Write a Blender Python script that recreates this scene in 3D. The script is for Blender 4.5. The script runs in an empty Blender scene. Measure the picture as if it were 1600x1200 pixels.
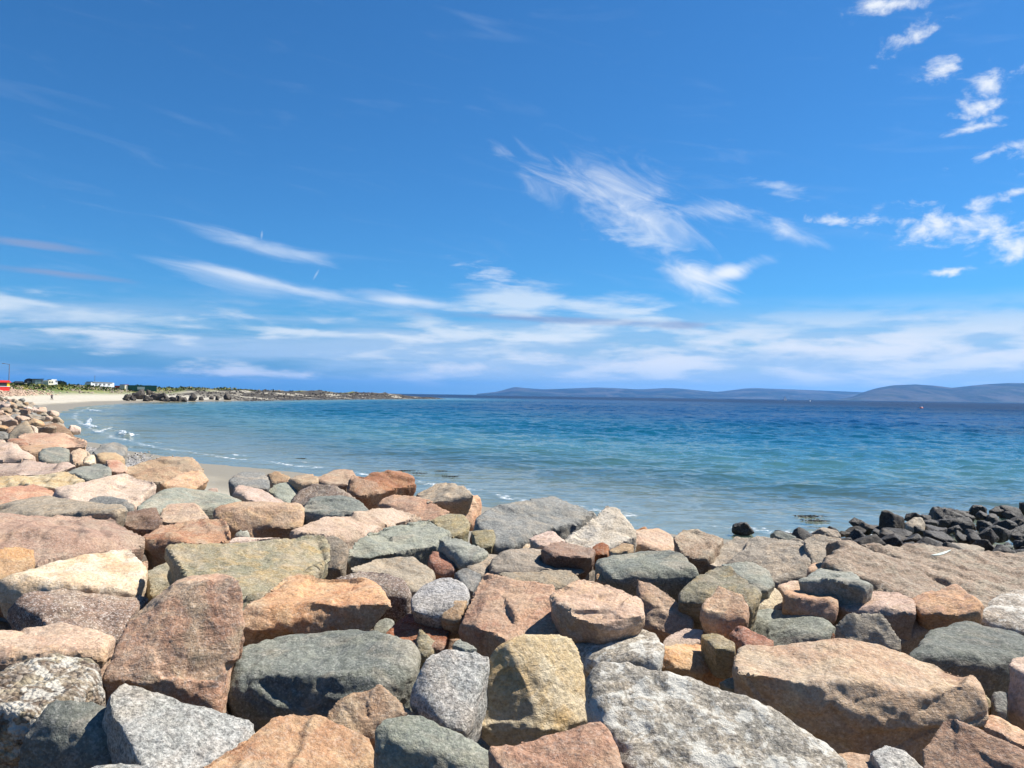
import bpy, bmesh, math, random
import numpy as np
from mathutils import Vector, Matrix, Euler
R = math.radians
scene = bpy.context.scene
col = scene.collection
random.seed(7)
# ---------------------------------------------------------------- camera
EYE = Vector((0.0, 0.0, 3.6))
FPX = 1200.0                        # focal length in pixels of a 1600 px wide picture
cam_d = bpy.data.cameras.new('camera'); cam = bpy.data.objects.new('camera', cam_d); col.objects.link(cam)
cam_d.sensor_width = 36.0; cam_d.lens = 36.0 * FPX / 1600.0
cam_d.clip_start = 0.05; cam_d.clip_end = 60000.0
CAMROT = Matrix.Rotation(R(90 + 0.83), 3, 'X') @ Matrix.Rotation(R(0.83), 3, 'Z')
cam.matrix_world = Matrix.Translation(EYE) @ CAMROT.to_4x4()
scene.camera = cam
# ---------------------------------------------------------------- light
SUN_AZ, SUN_EL = R(68), R(52)       # azimuth measured from +Y towards +X
scene.view_settings.view_transform = 'Standard'; scene.view_settings.look = 'None'
scene.view_settings.gamma = 1.0; scene.view_settings.use_curve_mapping = False
scene.view_settings.exposure = 1.0
sun_d = bpy.data.lights.new('sun', 'SUN'); sun_d.energy = 5.0; sun_d.angle = R(0.53); sun_d.color = (1.0, 0.955, 0.88)
sun = bpy.data.objects.new('sun', sun_d); col.objects.link(sun)
SUNV = Vector((math.cos(SUN_EL) * math.sin(SUN_AZ), math.cos(SUN_EL) * math.cos(SUN_AZ), math.sin(SUN_EL)))
sun.rotation_euler = SUNV.to_track_quat('Z', 'Y').to_euler()
sun.location = SUNV * 50

def ray(px, py):
    """direction in the world of a point of the photograph (1600 x 1200)"""
    return (CAMROT @ Vector(((px - 800) / FPX, -(py - 600) / FPX, -1.0)))
def on_z(px, py, z):
    d = ray(px, py); t = (z - EYE.z) / d.z
    return EYE + d * t
def at_depth(px, py, y):
    d = ray(px, py)
    return EYE + d * (y / d.y)

# ---------------------------------------------------------------- node helper
class NT:
    def __init__(s, tree): s.t = tree; s.n = tree.nodes; s.l = tree.links
    def node(s, typ, ins=None, **kw):
        n = s.n.new(typ)
        for k, v in kw.items(): setattr(n, k, v)
        for k, v in (ins or {}).items(): s.put(n.inputs[k], v)
        return n
    def put(s, sock, v):
        if isinstance(v, bpy.types.NodeSocket): s.l.new(v, sock)
        elif v is not None:
            try: sock.default_value = v
            except Exception: sock.default_value = (v[0], v[1], v[2], 1.0)
    def m(s, op, a, b=None, c=None, clamp=False):
        n = s.n.new('ShaderNodeMath'); n.operation = op; n.use_clamp = clamp
        for i, v in enumerate((a, b, c)):
            if v is not None: s.put(n.inputs[i], v)
        return n.outputs[0]
    def vm(s, op, a, b=None, sc=None):
        n = s.n.new('ShaderNodeVectorMath'); n.operation = op
        s.put(n.inputs[0], a)
        if b is not None: s.put(n.inputs[1], b)
        if sc is not None: s.put(n.inputs['Scale'], sc)
        return n.outputs['Value'] if op in ('DOT_PRODUCT', 'LENGTH') else n.outputs[0]
    def noise(s, vec, scale, detail=4, rough=0.55, dist=0.0, color=False):
        n = s.node('ShaderNodeTexNoise', {'Vector': vec, 'Scale': scale, 'Detail': detail, 'Roughness': rough, 'Distortion': dist})
        return n.outputs['Color' if color else 'Fac']
    def step(s, v, lo, hi, a=0.0, b=1.0):
        n = s.node('ShaderNodeMapRange', {'Value': v, 'From Min': lo, 'From Max': hi, 'To Min': a, 'To Max': b}, interpolation_type='SMOOTHSTEP')
        return n.outputs[0]
    def mix(s, f, a, b, blend='MIX'):
        n = s.n.new('ShaderNodeMix'); n.data_type = 'RGBA'; n.blend_type = blend
        s.put(n.inputs[0], f); s.put(n.inputs[6], a); s.put(n.inputs[7], b)
        return n.outputs[2]
    def mapping(s, vec, loc=(0, 0, 0), rot=(0, 0, 0), scale=(1, 1, 1), typ='POINT'):
        n = s.node('ShaderNodeMapping', {'Vector': vec, 'Location': loc, 'Rotation': rot, 'Scale': scale}, vector_type=typ)
        return n.outputs[0]
def lin(rgb, k=1.0):
    o = []
    for c in rgb:
        c = c / 255.0
        o.append(k * (c / 12.92 if c <= 0.04045 else ((c + 0.055) / 1.055) ** 2.4))
    return (o[0], o[1], o[2], 1.0)

# ---------------------------------------------------------------- sky
world = bpy.data.worlds.new('World'); scene.world = world; world.use_nodes = True
W = NT(world.node_tree); W.n.clear()
sky = W.node('ShaderNodeTexSky', sky_type='NISHITA', sun_disc=False, sun_elevation=SUN_EL, sun_rotation=SUN_AZ,
             altitude=0.0, air_density=1.0, dust_density=0.1, ozone_density=2.6)
SKYK = 0.058
base = W.mix(1.0, sky.outputs[0], (0.27, 0.70, 1.06, 1), 'MULTIPLY')
world.cycles.sampling_method = 'MANUAL'; world.cycles.sample_map_resolution = 512
gen = W.node('ShaderNodeTexCoord').outputs['Generated']
sep = W.node('ShaderNodeSeparateXYZ', {0: gen})
dz = W.m('MAXIMUM', sep.outputs[2], 0.0)
inv = W.m('DIVIDE', 1.0, W.m('ADD', dz, 0.06))
plane = W.vm('SCALE', gen, sc=inv)                                  # direction carried up to a flat cloud sheet
el = W.m('ARCSINE', sep.outputs[2])
fine = W.noise(W.mapping(plane, scale=(1.0, 1.0, 0.0)), 7.0, 8, 0.62, 0.25)
wisp = W.noise(W.mapping(plane, loc=(3, 1, 0), rot=(0, 0, R(28)), scale=(0.9, 2.4, 0.0)), 2.4, 7, 0.58, 0.8)
feather = W.m('ADD', W.m('MULTIPLY', wisp, 0.6), W.m('MULTIPLY', W.noise(W.mapping(plane, loc=(1, 4, 0), rot=(0, 0, R(-20)), scale=(1.0, 1.6, 0.0)), 5.0, 7, 0.6, 0.5), 0.4))
puff = W.noise(W.mapping(gen, scale=(1.0, 1.0, 1.7)), 27.0, 8, 0.62, 0.3)
fib1 = W.noise(W.mapping(gen, rot=(0, R(24), 0), scale=(0.30, 0.30, 0.10), typ='TEXTURE'), 3.2, 7, 0.6, 0.9)
fib2 = W.noise(W.mapping(gen, loc=(2, 0, 1), rot=(0, R(9), 0), scale=(0.42, 0.42, 0.06), typ='TEXTURE'), 3.0, 6, 0.56, 0.8)
flat = W.noise(W.mapping(gen, scale=(2.2, 2.2, 26.0)), 1.6, 6, 0.54, 0.3)
flat2 = W.noise(W.mapping(gen, loc=(5, 2, 1), scale=(6.0, 6.0, 34.0)), 1.5, 6, 0.55, 0.2)
WHITE, PALE, GREY = (8.3, 8.6, 8.9, 1), (6.0, 7.0, 8.4, 1), (3.0, 3.9, 5.9, 1)
def cloud(colr, specs, tex, gain, lo, hi, color, top=1.0):
    """clouds at given places of the sky: ellipses (px, py, rx, ry, turn) roughened by a noise"""
    tot = None
    for (px, py, rx, ry, a) in specs:
        c = ray(px, py).normalized()
        right = Vector((c.y, -c.x, 0)).normalized(); up = right.cross(c)
        ca, sa = math.cos(R(a)), math.sin(R(a))
        A = right * ca + up * sa; B = up * ca - right * sa
        M = Matrix((A, B, A.cross(B))).transposed()
        k = c.y / FPX if c.y > 0 else 1 / FPX
        v = W.mapping(gen, loc=c, rot=M.to_euler('XYZ'), scale=(rx * k, ry * k, 0.3), typ='TEXTURE')
        mk = W.m('SUBTRACT', 1.0, W.m('MINIMUM', W.vm('LENGTH', v), 1.6))
        tot = mk if tot is None else W.m('MAXIMUM', tot, mk)
    d = W.m('ADD', tot, W.m('MULTIPLY', W.m('SUBTRACT', tex, 0.5), gain))
    return W.mix(W.step(d, lo, hi, 0.0, top), colr, color)
deg = W.m('MULTIPLY', el, 180 / math.pi)
c = W.mix(W.step(deg, 7.0, 0.0, 0.0, 0.85), base, (1.15, 2.7, 4.6, 1))   # clear blue air low down
# faint high veil, everywhere
c = W.mix(W.step(fib2, 0.54, 0.9, 0.0, 0.12), c, PALE)
# the air is brighter low down towards the sun
c = W.mix(W.m('MULTIPLY', W.step(sep.outputs[0], -0.35, 0.3), W.step(deg, 6.0, 0.3, 0.0, 0.85)), c, (4.6, 6.3, 7.8, 1))
# low bank of cloud running all round the horizon
band = W.m('MULTIPLY', W.step(deg, 0.3, 1.6), W.step(deg, 7.5, 3.4))
side = W.m('ADD', W.m('MULTIPLY', sep.outputs[0], 0.14), 0.0)
c = W.mix(W.m('MULTIPLY', band, W.step(W.m('ADD', flat, side), 0.30, 0.58, 0.0, 0.9)), c, (3.9, 5.5, 7.4, 1))
c = W.mix(W.m('MULTIPLY', band, W.step(W.m('ADD', flat2, side), 0.44, 0.66, 0.0, 0.9)), c, (6.9, 7.6, 8.2, 1))
c = cloud(c, [(60, 383, 110, 10, -3), (100, 428, 130, 9, -2), (880, 500, 260, 9, -2), (1060, 508, 70, 9, 0)], flat2, 1.2, 0.05, 0.8, (2.5, 3.3, 5.2, 1), 0.7)
# streaks on the left
c = cloud(c, [(400, 385, 135, 20, -12), (380, 437, 150, 24, -11), (480, 458, 150, 18, -7), (620, 468, 120, 18, -4)], fib2, 1.9, 0.05, 1.3, PALE, 0.75)
c = cloud(c, [(390, 434, 110, 11, -11), (640, 471, 90, 9, -4)], fib2, 1.2, 0.05, 1.0, WHITE, 0.5)
c = cloud(c, [(150, 492, 420, 30, -4), (480, 519, 260, 12, -2), (60, 475, 160, 18, -6), (800, 470, 190, 40, -3), (950, 480, 170, 30, -4), (880, 520, 280, 26, 0)], flat2, 2.6, 0.2, 1.1, (7.3, 8.0, 8.5, 1), 0.7)
# cirrus in the middle and its hook
c = cloud(c, [(950, 300, 190, 75, -20), (1010, 345, 140, 50, -24), (1120, 328, 85, 24, -8), (1225, 362, 95, 20, -20)], fib1, 2.9, 0.1, 1.9, WHITE, 0.85)
c = cloud(c, [(1085, 435, 80, 32, -28), (1140, 425, 75, 18, 14)], fib1, 1.8, 0.0, 1.1, WHITE, 0.9)
c = cloud(c, [(770, 432, 80, 34, -18), (1210, 290, 70, 22, -20), (1000, 372, 120, 26, -10), (1440, 497, 110, 7, 0)], fine, 2.4, 0.3, 1.3, PALE, 0.6)
# small white cumulus on the right
c = cloud(c, [(1430, 55, 63, 22, 24), (1478, 106, 63, 22, 6), (1540, 135, 40, 30, 30), (1530, 168, 38, 17, 10), (1542, 196, 51, 14, 8), (1545, 240, 63, 12, 6),
              (1500, 352, 127, 37, -6), (1590, 380, 85, 37, 0), (1535, 318, 63, 15, 8), (1385, 345, 110, 14, -6), (1480, 425, 51, 9, 4), (1590, 300, 34, 11, 10), (1385, 8, 85, 23, 8),
              (1720, 240, 110, 42, 15), (1760, 420, 136, 34, 0), (1650, 80, 76, 25, 20)],
          puff, 3.8, 0.1, 1.4, WHITE, 0.92)
# cumulus heads standing on the bank to the right
c = cloud(c, [(1330, 545, 330, 34, -1), (1000, 566, 220, 26, 0), (740, 574, 130, 14, 0), (380, 582, 160, 9, 0), (1700, 560, 300, 40, 0)], W.m('ADD', W.m('MULTIPLY', flat2, 0.5), W.m('MULTIPLY', W.noise(W.mapping(gen, scale=(1.0, 1.0, 2.2)), 22.0, 7, 0.6, 0.4), 0.5)), 3.6, 0.1, 1.2, (7.6, 7.9, 8.3, 1), 0.8)
# two short vapour trails
c = cloud(c, [(409, 367, 2.6, 9, -4), (494, 429, 2.4, 13, -28)], fine, 0.1, 0.0, 1.0, (6.0, 7.2, 8.6, 1), 0.4)
bg = W.node('ShaderNodeBackground', {'Color': c, 'Strength': SKYK})
W.l.new(bg.outputs[0], W.node('ShaderNodeOutputWorld').inputs[0])

# ---------------------------------------------------------------- mesh helpers
def tag(o, label=None, cat=None, group=None, kind=None):
    if label: o['label'] = label
    if cat: o['category'] = cat
    if group: o['group'] = group
    if kind: o['kind'] = kind
    return o
def link(name, me, mat=None, parent=None, loc=(0, 0, 0), smooth=False):
    o = bpy.data.objects.new(name, me); col.objects.link(o)
    if mat and not me.materials: me.materials.append(mat)
    if parent: o.parent = parent
    o.location = loc
    if smooth: me.polygons.foreach_set('use_smooth', np.ones(len(me.polygons), bool))
    return o
def empty(name, loc, rz=0):
    o = bpy.data.objects.new(name, None); col.objects.link(o); o.location = loc; o.rotation_euler = (0, 0, rz); return o
def mesh_np(name, V, F, smooth=True):
    """V (n,3), F (m,4) or (m,3) arrays"""
    V = np.asarray(V, np.float32); F = np.asarray(F, np.int32)
    me = bpy.data.meshes.new(name); me.vertices.add(len(V)); me.vertices.foreach_set('co', V.ravel())
    k = F.shape[1]; me.loops.add(F.size); me.loops.foreach_set('vertex_index', F.ravel())
    me.polygons.add(len(F)); me.polygons.foreach_set('loop_start', np.arange(0, F.size, k, dtype=np.int32))
    me.polygons.foreach_set('use_smooth', np.full(len(F), smooth, bool))
    me.update(calc_edges=True); return me
def grid_faces(a, b):
    i = np.arange(a - 1)[:, None] * b + np.arange(b - 1)[None, :]
    return np.stack([i, i + b, i + b + 1, i + 1], -1).reshape(-1, 4)
_rs = np.random.RandomState(5); _perm = np.tile(_rs.permutation(256), 3)
_g = _rs.normal(size=(256, 3)); _g /= np.linalg.norm(_g, axis=1)[:, None]; _gx, _gy, _gz = (np.ascontiguousarray(_g[:, k], dtype=np.float32) for k in range(3)); _perm = _perm.astype(np.int32)
def pnoise(P):
    P = np.asarray(P, np.float32); If = np.floor(P); f = P - If; I = If.astype(np.int32) & 255
    u = f * f * f * (f * (f * 6 - 15) + 10); out = np.zeros(len(P), np.float32)
    for dx in (0, 1):
        hx_ = _perm[I[:, 0] + dx]; wx = u[:, 0] if dx else 1 - u[:, 0]; fx = f[:, 0] - dx
        for dy in (0, 1):
            hy_ = _perm[hx_ + I[:, 1] + dy]; wy = wx * (u[:, 1] if dy else 1 - u[:, 1]); fy = f[:, 1] - dy
            for dz_ in (0, 1):
                h = _perm[hy_ + I[:, 2] + dz_]; w = wy * (u[:, 2] if dz_ else 1 - u[:, 2])
                out += w * (fx * _gx[h] + fy * _gy[h] + (f[:, 2] - dz_) * _gz[h])
    return out * 1.5
def fbm(P, o=4, gain=0.5):
    P = np.asarray(P, float); s = 0; a = 1
    for k in range(o): s = s + a * pnoise(P * 2 ** k + 17.3 * k); a *= gain
    return s
# ---------------------------------------------------------------- rock materials
def rock_mat(name, c1, c2, c3, stain=0.35, streak=0.3, grain=0.42, speck=0.28, lichen=0.0, dark=0.22, coarse=1.0, rough=0.82, k=0.60, streak_c=(70, 58, 52), bump=1.0, slo=0.56, film=0.38):
    m = bpy.data.materials.new(name); m.use_nodes = True; N = NT(m.node_tree); N.n.clear()
    oi = N.node('ShaderNodeObjectInfo'); rnd = oi.outputs['Random']
    tc = N.node('ShaderNodeTexCoord').outputs['Object']
    off = N.node('ShaderNodeCombineXYZ', {0: N.m('MULTIPLY', rnd, 91.0), 1: N.m('MULTIPLY', rnd, 57.0), 2: N.m('MULTIPLY', rnd, 33.0)}).outputs[0]
    P = N.vm('ADD', tc, off)
    rot = N.node('ShaderNodeCombineXYZ', {0: N.m('MULTIPLY', rnd, 3.0), 1: N.m('MULTIPLY', rnd, 7.0), 2: N.m('MULTIPLY', rnd, 11.0)}).outputs[0]
    S = N.mapping(P, rot=(0, 0, 0), scale=(0.9, 0.9, 5.0)); N.put(S.node.inputs['Rotation'], rot)
    big = N.noise(P, 2.1, 6, 0.62, 0.6)
    mid = N.noise(P, 7.5, 8, 0.68, 0.3)
    gr = N.noise(P, 42.0, 5, 0.7)
    st = N.noise(S, 2.3, 8, 0.66, 0.8)
    c = N.mix(N.step(big, 0.36, 0.66), lin(c1, k), lin(c2, k))
    c = N.mix(N.m('MULTIPLY', N.step(mid, 0.47, 0.66), stain), c, lin(c3, k))
    c = N.mix(N.m('MULTIPLY', N.step(st, slo, slo + 0.13), streak), c, lin(streak_c, k))
    c = N.mix(N.m('MULTIPLY', N.step(N.noise(N.vm('ADD', P, (4, 7, 1)), 2.7, 5, 0.6, 1.4), 0.50, 0.62), 0.25 + 0.6 * stain), c, lin(c3, k))
    c = N.mix(N.m('MULTIPLY', N.step(N.noise(N.vm('ADD', P, (8, 2, 5)), 3.3, 6, 0.68, 1.0), 0.56, 0.68), 0.30), c, N.mix(1.0, c, (0.42, 0.38, 0.36, 1), 'MULTIPLY'))
    c = N.mix(N.m('MULTIPLY', N.step(N.noise(N.vm('ADD', P, (1, 9, 6)), 1.7, 6, 0.62, 1.3), 0.47, 0.62), film), c, lin((198, 180, 154), k))
    # small weathering blotches, light and dark
    bl = N.noise(P, 19.0, 6, 0.7, 0.4)
    c = N.mix(N.m('MULTIPLY', N.step(bl, 0.55, 0.70), dark), c, N.mix(1.0, c, (0.34, 0.31, 0.29, 1), 'MULTIPLY'))
    c = N.mix(N.m('MULTIPLY', N.step(bl, 0.46, 0.32), 0.35 * grain), c, lin((240, 232, 215), k))
    # crystals
    vo = N.node('ShaderNodeTexVoronoi', {'Vector': P, 'Scale': 105.0 / coarse, 'Randomness': 1.0})
    vr = N.node('ShaderNodeSeparateColor', {0: vo.outputs['Color']}).outputs[0]
    c = N.mix(N.m('MULTIPLY', N.step(vr, 0.74, 0.80), 0.75 * speck), c, N.mix(1.0, c, (0.22, 0.22, 0.23, 1), 'MULTIPLY'))
    c = N.mix(N.m('MULTIPLY', N.step(vr, 0.24, 0.18), 0.55 * speck), c, lin((238, 230, 220), k))
    g2 = N.step(gr, 0.3, 0.7, 1.0 - 0.6 * grain, 1.0 + 0.45 * grain)
    c = N.mix(1.0, c, N.node('ShaderNodeCombineColor', {0: g2, 1: g2, 2: g2}).outputs[0], 'MULTIPLY')
    if lichen:
        ln = N.noise(P, 7.0, 7, 0.7, 0.5); ls = N.noise(P, 16.0, 4, 0.6, 0.2)
        lm = N.m('MULTIPLY', N.step(N.m('ADD', ln, N.m('MULTIPLY', N.m('SUBTRACT', ls, 0.5), 0.5)), 0.50, 0.58), lichen)
        c = N.mix(lm, c, lin((238, 234, 220), k * 1.1))
        dk = N.step(N.noise(N.vm('ADD', P, (9, 4, 2)), 6.0, 6, 0.7), 0.58, 0.68, 0.0, 0.5 * lichen)
        c = N.mix(dk, c, lin((62, 58, 50), k))
    hv = N.node('ShaderNodeHueSaturation', {'Hue': N.step(rnd, 0, 1, 0.495, 0.505), 'Saturation': N.step(N.m('FRACT', N.m('MULTIPLY', rnd, 7.31)), 0, 1, 0.84, 1.04),
                                            'Value': N.step(N.m('FRACT', N.m('MULTIPLY', rnd, 13.7)), 0, 1, 0.94, 1.16), 'Color': c}).outputs[0]
    h = N.m('ADD', N.m('MULTIPLY', mid, 0.6), N.m('ADD', N.m('MULTIPLY', gr, 0.22), N.m('ADD', N.m('MULTIPLY', bl, 0.4), N.m('MULTIPLY', st, 0.5))))
    if coarse > 2: h = N.m('ADD', h, N.m('MULTIPLY', N.m('SUBTRACT', 1.0, vo.outputs['Distance']), 0.6))
    bp = N.node('ShaderNodeBump', {'Strength': 0.95 * bump, 'Distance': 0.04, 'Height': h})
    b = N.node('ShaderNodeBsdfPrincipled', {'Base Color': hv, 'Roughness': rough, 'Specular IOR Level': 0.3, 'Normal': bp.outputs[0]})
    N.l.new(b.outputs[0], N.node('ShaderNodeOutputMaterial').inputs[0])
    return m
MATS = {
 'pink':        rock_mat('pink_granite', (226, 184, 150), (206, 160, 126), (228, 182, 130), 0.4, 0.35),
 'palepink':    rock_mat('pale_pink_granite', (232, 200, 176), (218, 182, 154), (214, 178, 140), 0.35, 0.22),
 'tan':         rock_mat('tan_granite', (212, 172, 128), (196, 150, 108), (224, 196, 152), 0.4, 0.3),
 'tanorange':   rock_mat('orange_tan_granite', (226, 174, 126), (208, 146, 102), (232, 194, 148), 0.45, 0.3),
 'orange':      rock_mat('orange_granite', (212, 152, 104), (190, 124, 80), (224, 184, 136), 0.45, 0.4),
 'rust':        rock_mat('rusty_granite', (184, 116, 74), (150, 88, 54), (204, 148, 102), 0.4, 0.45),
 'cream':       rock_mat('cream_granite', (240, 214, 172), (228, 190, 138), (246, 232, 204), 0.5, 0.3, streak_c=(150, 104, 62)),
 'whitecream':  rock_mat('white_granite', (240, 226, 204), (230, 208, 178), (218, 186, 144), 0.3, 0.15),
 'grey':        rock_mat('grey_stone', (150, 150, 144), (124, 126, 122), (172, 162, 146), 0.35, 0.35),
 'greygreen':   rock_mat('grey_green_stone', (172, 174, 158), (146, 150, 136), (182, 178, 152), 0.35, 0.3),
 'greydark':    rock_mat('dark_grey_stone', (136, 140, 128), (110, 114, 106), (146, 146, 126), 0.35, 0.35),
 'lightgrey':   rock_mat('light_grey_granite', (198, 196, 188), (178, 178, 170), (200, 186, 172), 0.3, 0.15, 0.8, 0.6, coarse=0.9),
 'whitegrey':   rock_mat('whitish_grey_stone', (210, 206, 202), (188, 184, 180), (170, 166, 160), 0.3, 0.35, 0.7, 0.7),
 'olive':       rock_mat('olive_stone', (172, 158, 122), (148, 144, 116), (196, 164, 100), 0.42, 0.3),
 'greytan':     rock_mat('grey_tan_granite', (184, 168, 144), (160, 148, 128), (198, 168, 130), 0.4, 0.35),
 'purplebrown': rock_mat('purple_brown_granite', (158, 132, 114), (132, 110, 96), (180, 150, 124), 0.35, 0.4, 0.6, 0.7),
 'brown':       rock_mat('brown_granite', (158, 120, 92), (130, 96, 74), (186, 146, 108), 0.4, 0.4),
 'pinkbrown':   rock_mat('pink_brown_granite', (204, 162, 134), (178, 136, 110), (210, 172, 138), 0.4, 0.55, streak_c=(74, 62, 62)),
 'slab':        rock_mat('stained_orange_granite', (208, 160, 118), (190, 134, 94), (180, 160, 124), 0.40, 0.75, streak_c=(58, 50, 52), slo=0.54, k=0.68),
 'lichen':      rock_mat('lichened_stone', (190, 178, 158), (164, 156, 140), (190, 168, 138), 0.4, 0.3, 0.8, 0.5, lichen=0.6),
 'bedrock':     rock_mat('weathered_brown_stone', (186, 156, 126), (164, 134, 106), (180, 168, 142), 0.45, 0.3, 0.7),
 'conglomerate':rock_mat('coarse_pitted_stone', (128, 106, 84), (92, 78, 68), (222, 208, 172), 0.35, 0.2, 0.9, 0.3, lichen=0.5, coarse=2.4, bump=1.0),
 'wet':         rock_mat('wet_black_stone', (54, 49, 45), (37, 34, 32), (74, 64, 54), 0.3, 0.2, 0.4, 0.3, rough=0.6, film=0.04),
 'darkbrown':   rock_mat('dark_shore_stone', (92, 80, 68), (66, 58, 52), (128, 112, 90), 0.35, 0.2, 0.4, 0.3, rough=0.7, k=0.34, film=0.15),
}
# ---------------------------------------------------------------- rock shapes
def finish_rock(hulls, voxel, rnd, size, rs, amp=1.0, chips=3, strata=1.0):
    """closed solid from convex hulls, voxel-remeshed, worn, chipped and roughened. Returns verts, faces"""
    bm = bmesh.new()
    for pts in hulls:
        vs = [bm.verts.new(p) for p in pts]
        r = bmesh.ops.convex_hull(bm, input=vs, use_existing_faces=False)
        bad = set(g for g in r['geom_interior'] + r['geom_unused'] if isinstance(g, bmesh.types.BMVert))
        if bad: bmesh.ops.delete(bm, geom=list(bad), context='VERTS')
    bmesh.ops.recalc_face_normals(bm, faces=bm.faces)
    me = bpy.data.meshes.new('t'); bm.to_mesh(me); bm.free()
    o = bpy.data.objects.new('t', me); col.objects.link(o)
    md = o.modifiers.new('r', 'REMESH'); md.mode = 'VOXEL'; md.voxel_size = voxel
    ev = o.evaluated_get(bpy.context.evaluated_depsgraph_get()); m2 = ev.to_mesh()
    n = len(m2.vertices); V = np.empty(n * 3); m2.vertices.foreach_get('co', V); V = V.reshape(-1, 3)
    F = np.empty(len(m2.polygons) * 4, np.int32); m2.loops.foreach_get('vertex_index', F); F = F.reshape(-1, 4)
    E = np.empty(len(m2.edges) * 2, np.int32); m2.edges.foreach_get('vertices', E); E = E.reshape(-1, 2)
    ev.to_mesh_clear(); bpy.data.objects.remove(o); bpy.data.meshes.remove(me)
    deg_ = np.maximum(np.bincount(E.ravel(), minlength=n), 1)[:, None]
    def smooth(V, it):
        for _ in range(it):
            A = np.stack([np.bincount(E[:, 0], V[E[:, 1], k], n) + np.bincount(E[:, 1], V[E[:, 0], k], n) for k in range(3)], 1) / deg_
            V = V + 0.6 * (A - V)
        return V
    def normals(V):
        a, b, c_, d = (V[F[:, i]] for i in range(4))
        fn = np.cross(c_ - a, d - b); N_ = np.stack([np.bincount(F.ravel(), np.repeat(fn[:, k], 4), n) for k in range(3)], 1)
        return N_ / np.maximum(np.linalg.norm(N_, axis=1), 1e-9)[:, None]
    ctr = V.mean(0)
    # broken corners: flat chips
    for _ in range(chips):
        d = rs.normal(size=3); d[2] *= 0.8; d /= np.linalg.norm(d)
        h = (V - ctr) @ d; top = h.max(); cut = top * rs.uniform(0.88, 0.97)
        over = np.maximum(h - cut, 0)[:, None]; V = V - over * d * 0.85
    # hewn faces: patches of the surface broken along slightly turned planes
    Nn = normals(V)
    for K, turn in ((6, 0.20), (22, 0.12)):
        if K > n // 12: continue
        idx = rs.choice(n, K, replace=False); Sp, Sn = V[idx], Nn[idx]
        T_ = Sn + turn * rs.normal(size=(K, 3)); T_ /= np.linalg.norm(T_, axis=1)[:, None]
        jit = V + 0.03 * size * (pnoise(V * (5 / size) + 3.1)[:, None] * (1.0, -0.7, 0.5))
        D2 = ((Sp ** 2).sum(1)[None] - 2 * jit @ Sp.T) / size ** 2 - 0.35 * (Nn @ Sn.T)
        a = D2.argmin(1); off = ((Sp[a] - V) * T_[a]).sum(1); lim_ = 0.040 * size * (14 / (K + 5)) ** 0.35
        V = V + Nn * (np.clip(off, -lim_, lim_ * 0.7) * (1 - rnd) * 0.85)[:, None]
    V = smooth(V, max(1, int(0.5 + rnd ** 3 * (0.15 * size / voxel) ** 2)))
    Nn = normals(V); o3 = rs.uniform(-50, 50, 3); q = V + o3
    s = size
    d1 = fbm(q * (1.7 / s), 3) * (0.008 + 0.026 * rnd) * s
    d2 = fbm(q * (6.0 / s), 3, 0.55); d2 = (np.abs(d2) - 0.3) * -0.020 * s
    ax = rs.normal(size=3) * (0.35, 0.35, 1.0); ax /= np.linalg.norm(ax)
    hh = (V @ ax) / s * 7 + fbm(q * (2.2 / s), 2) * 0.9
    fr = hh - np.floor(hh); terr = np.where(fr < 0.82, fr / 0.82, (1 - fr) / 0.18)
    lvl = pnoise(np.stack([np.floor(hh) * 3.7, q[:, 0] * 1.5 / s, q[:, 1] * 1.5 / s], 1))
    d3 = (terr - 0.5) * 0.012 * s * strata * (1 - np.abs(Nn @ ax)) + lvl * 0.018 * s * strata * (1 - np.abs(Nn @ ax))
    V = V + Nn * ((d1 + d2 * (0.15 + 0.75 * rnd) + d3 * (1 - rnd)) * amp)[:, None]
    d4 = fbm(q * 9.0, 3, 0.6) * 0.0085 * min(1.0, s)
    V = V + normals(V) * (d4 * amp)[:, None]
    return V, F
G_ROCK = 'large stones of the rock armour bank'
hand = []
def P2(s): return [tuple(float(v) for v in p.split(',')) for p in s.split()]
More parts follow.
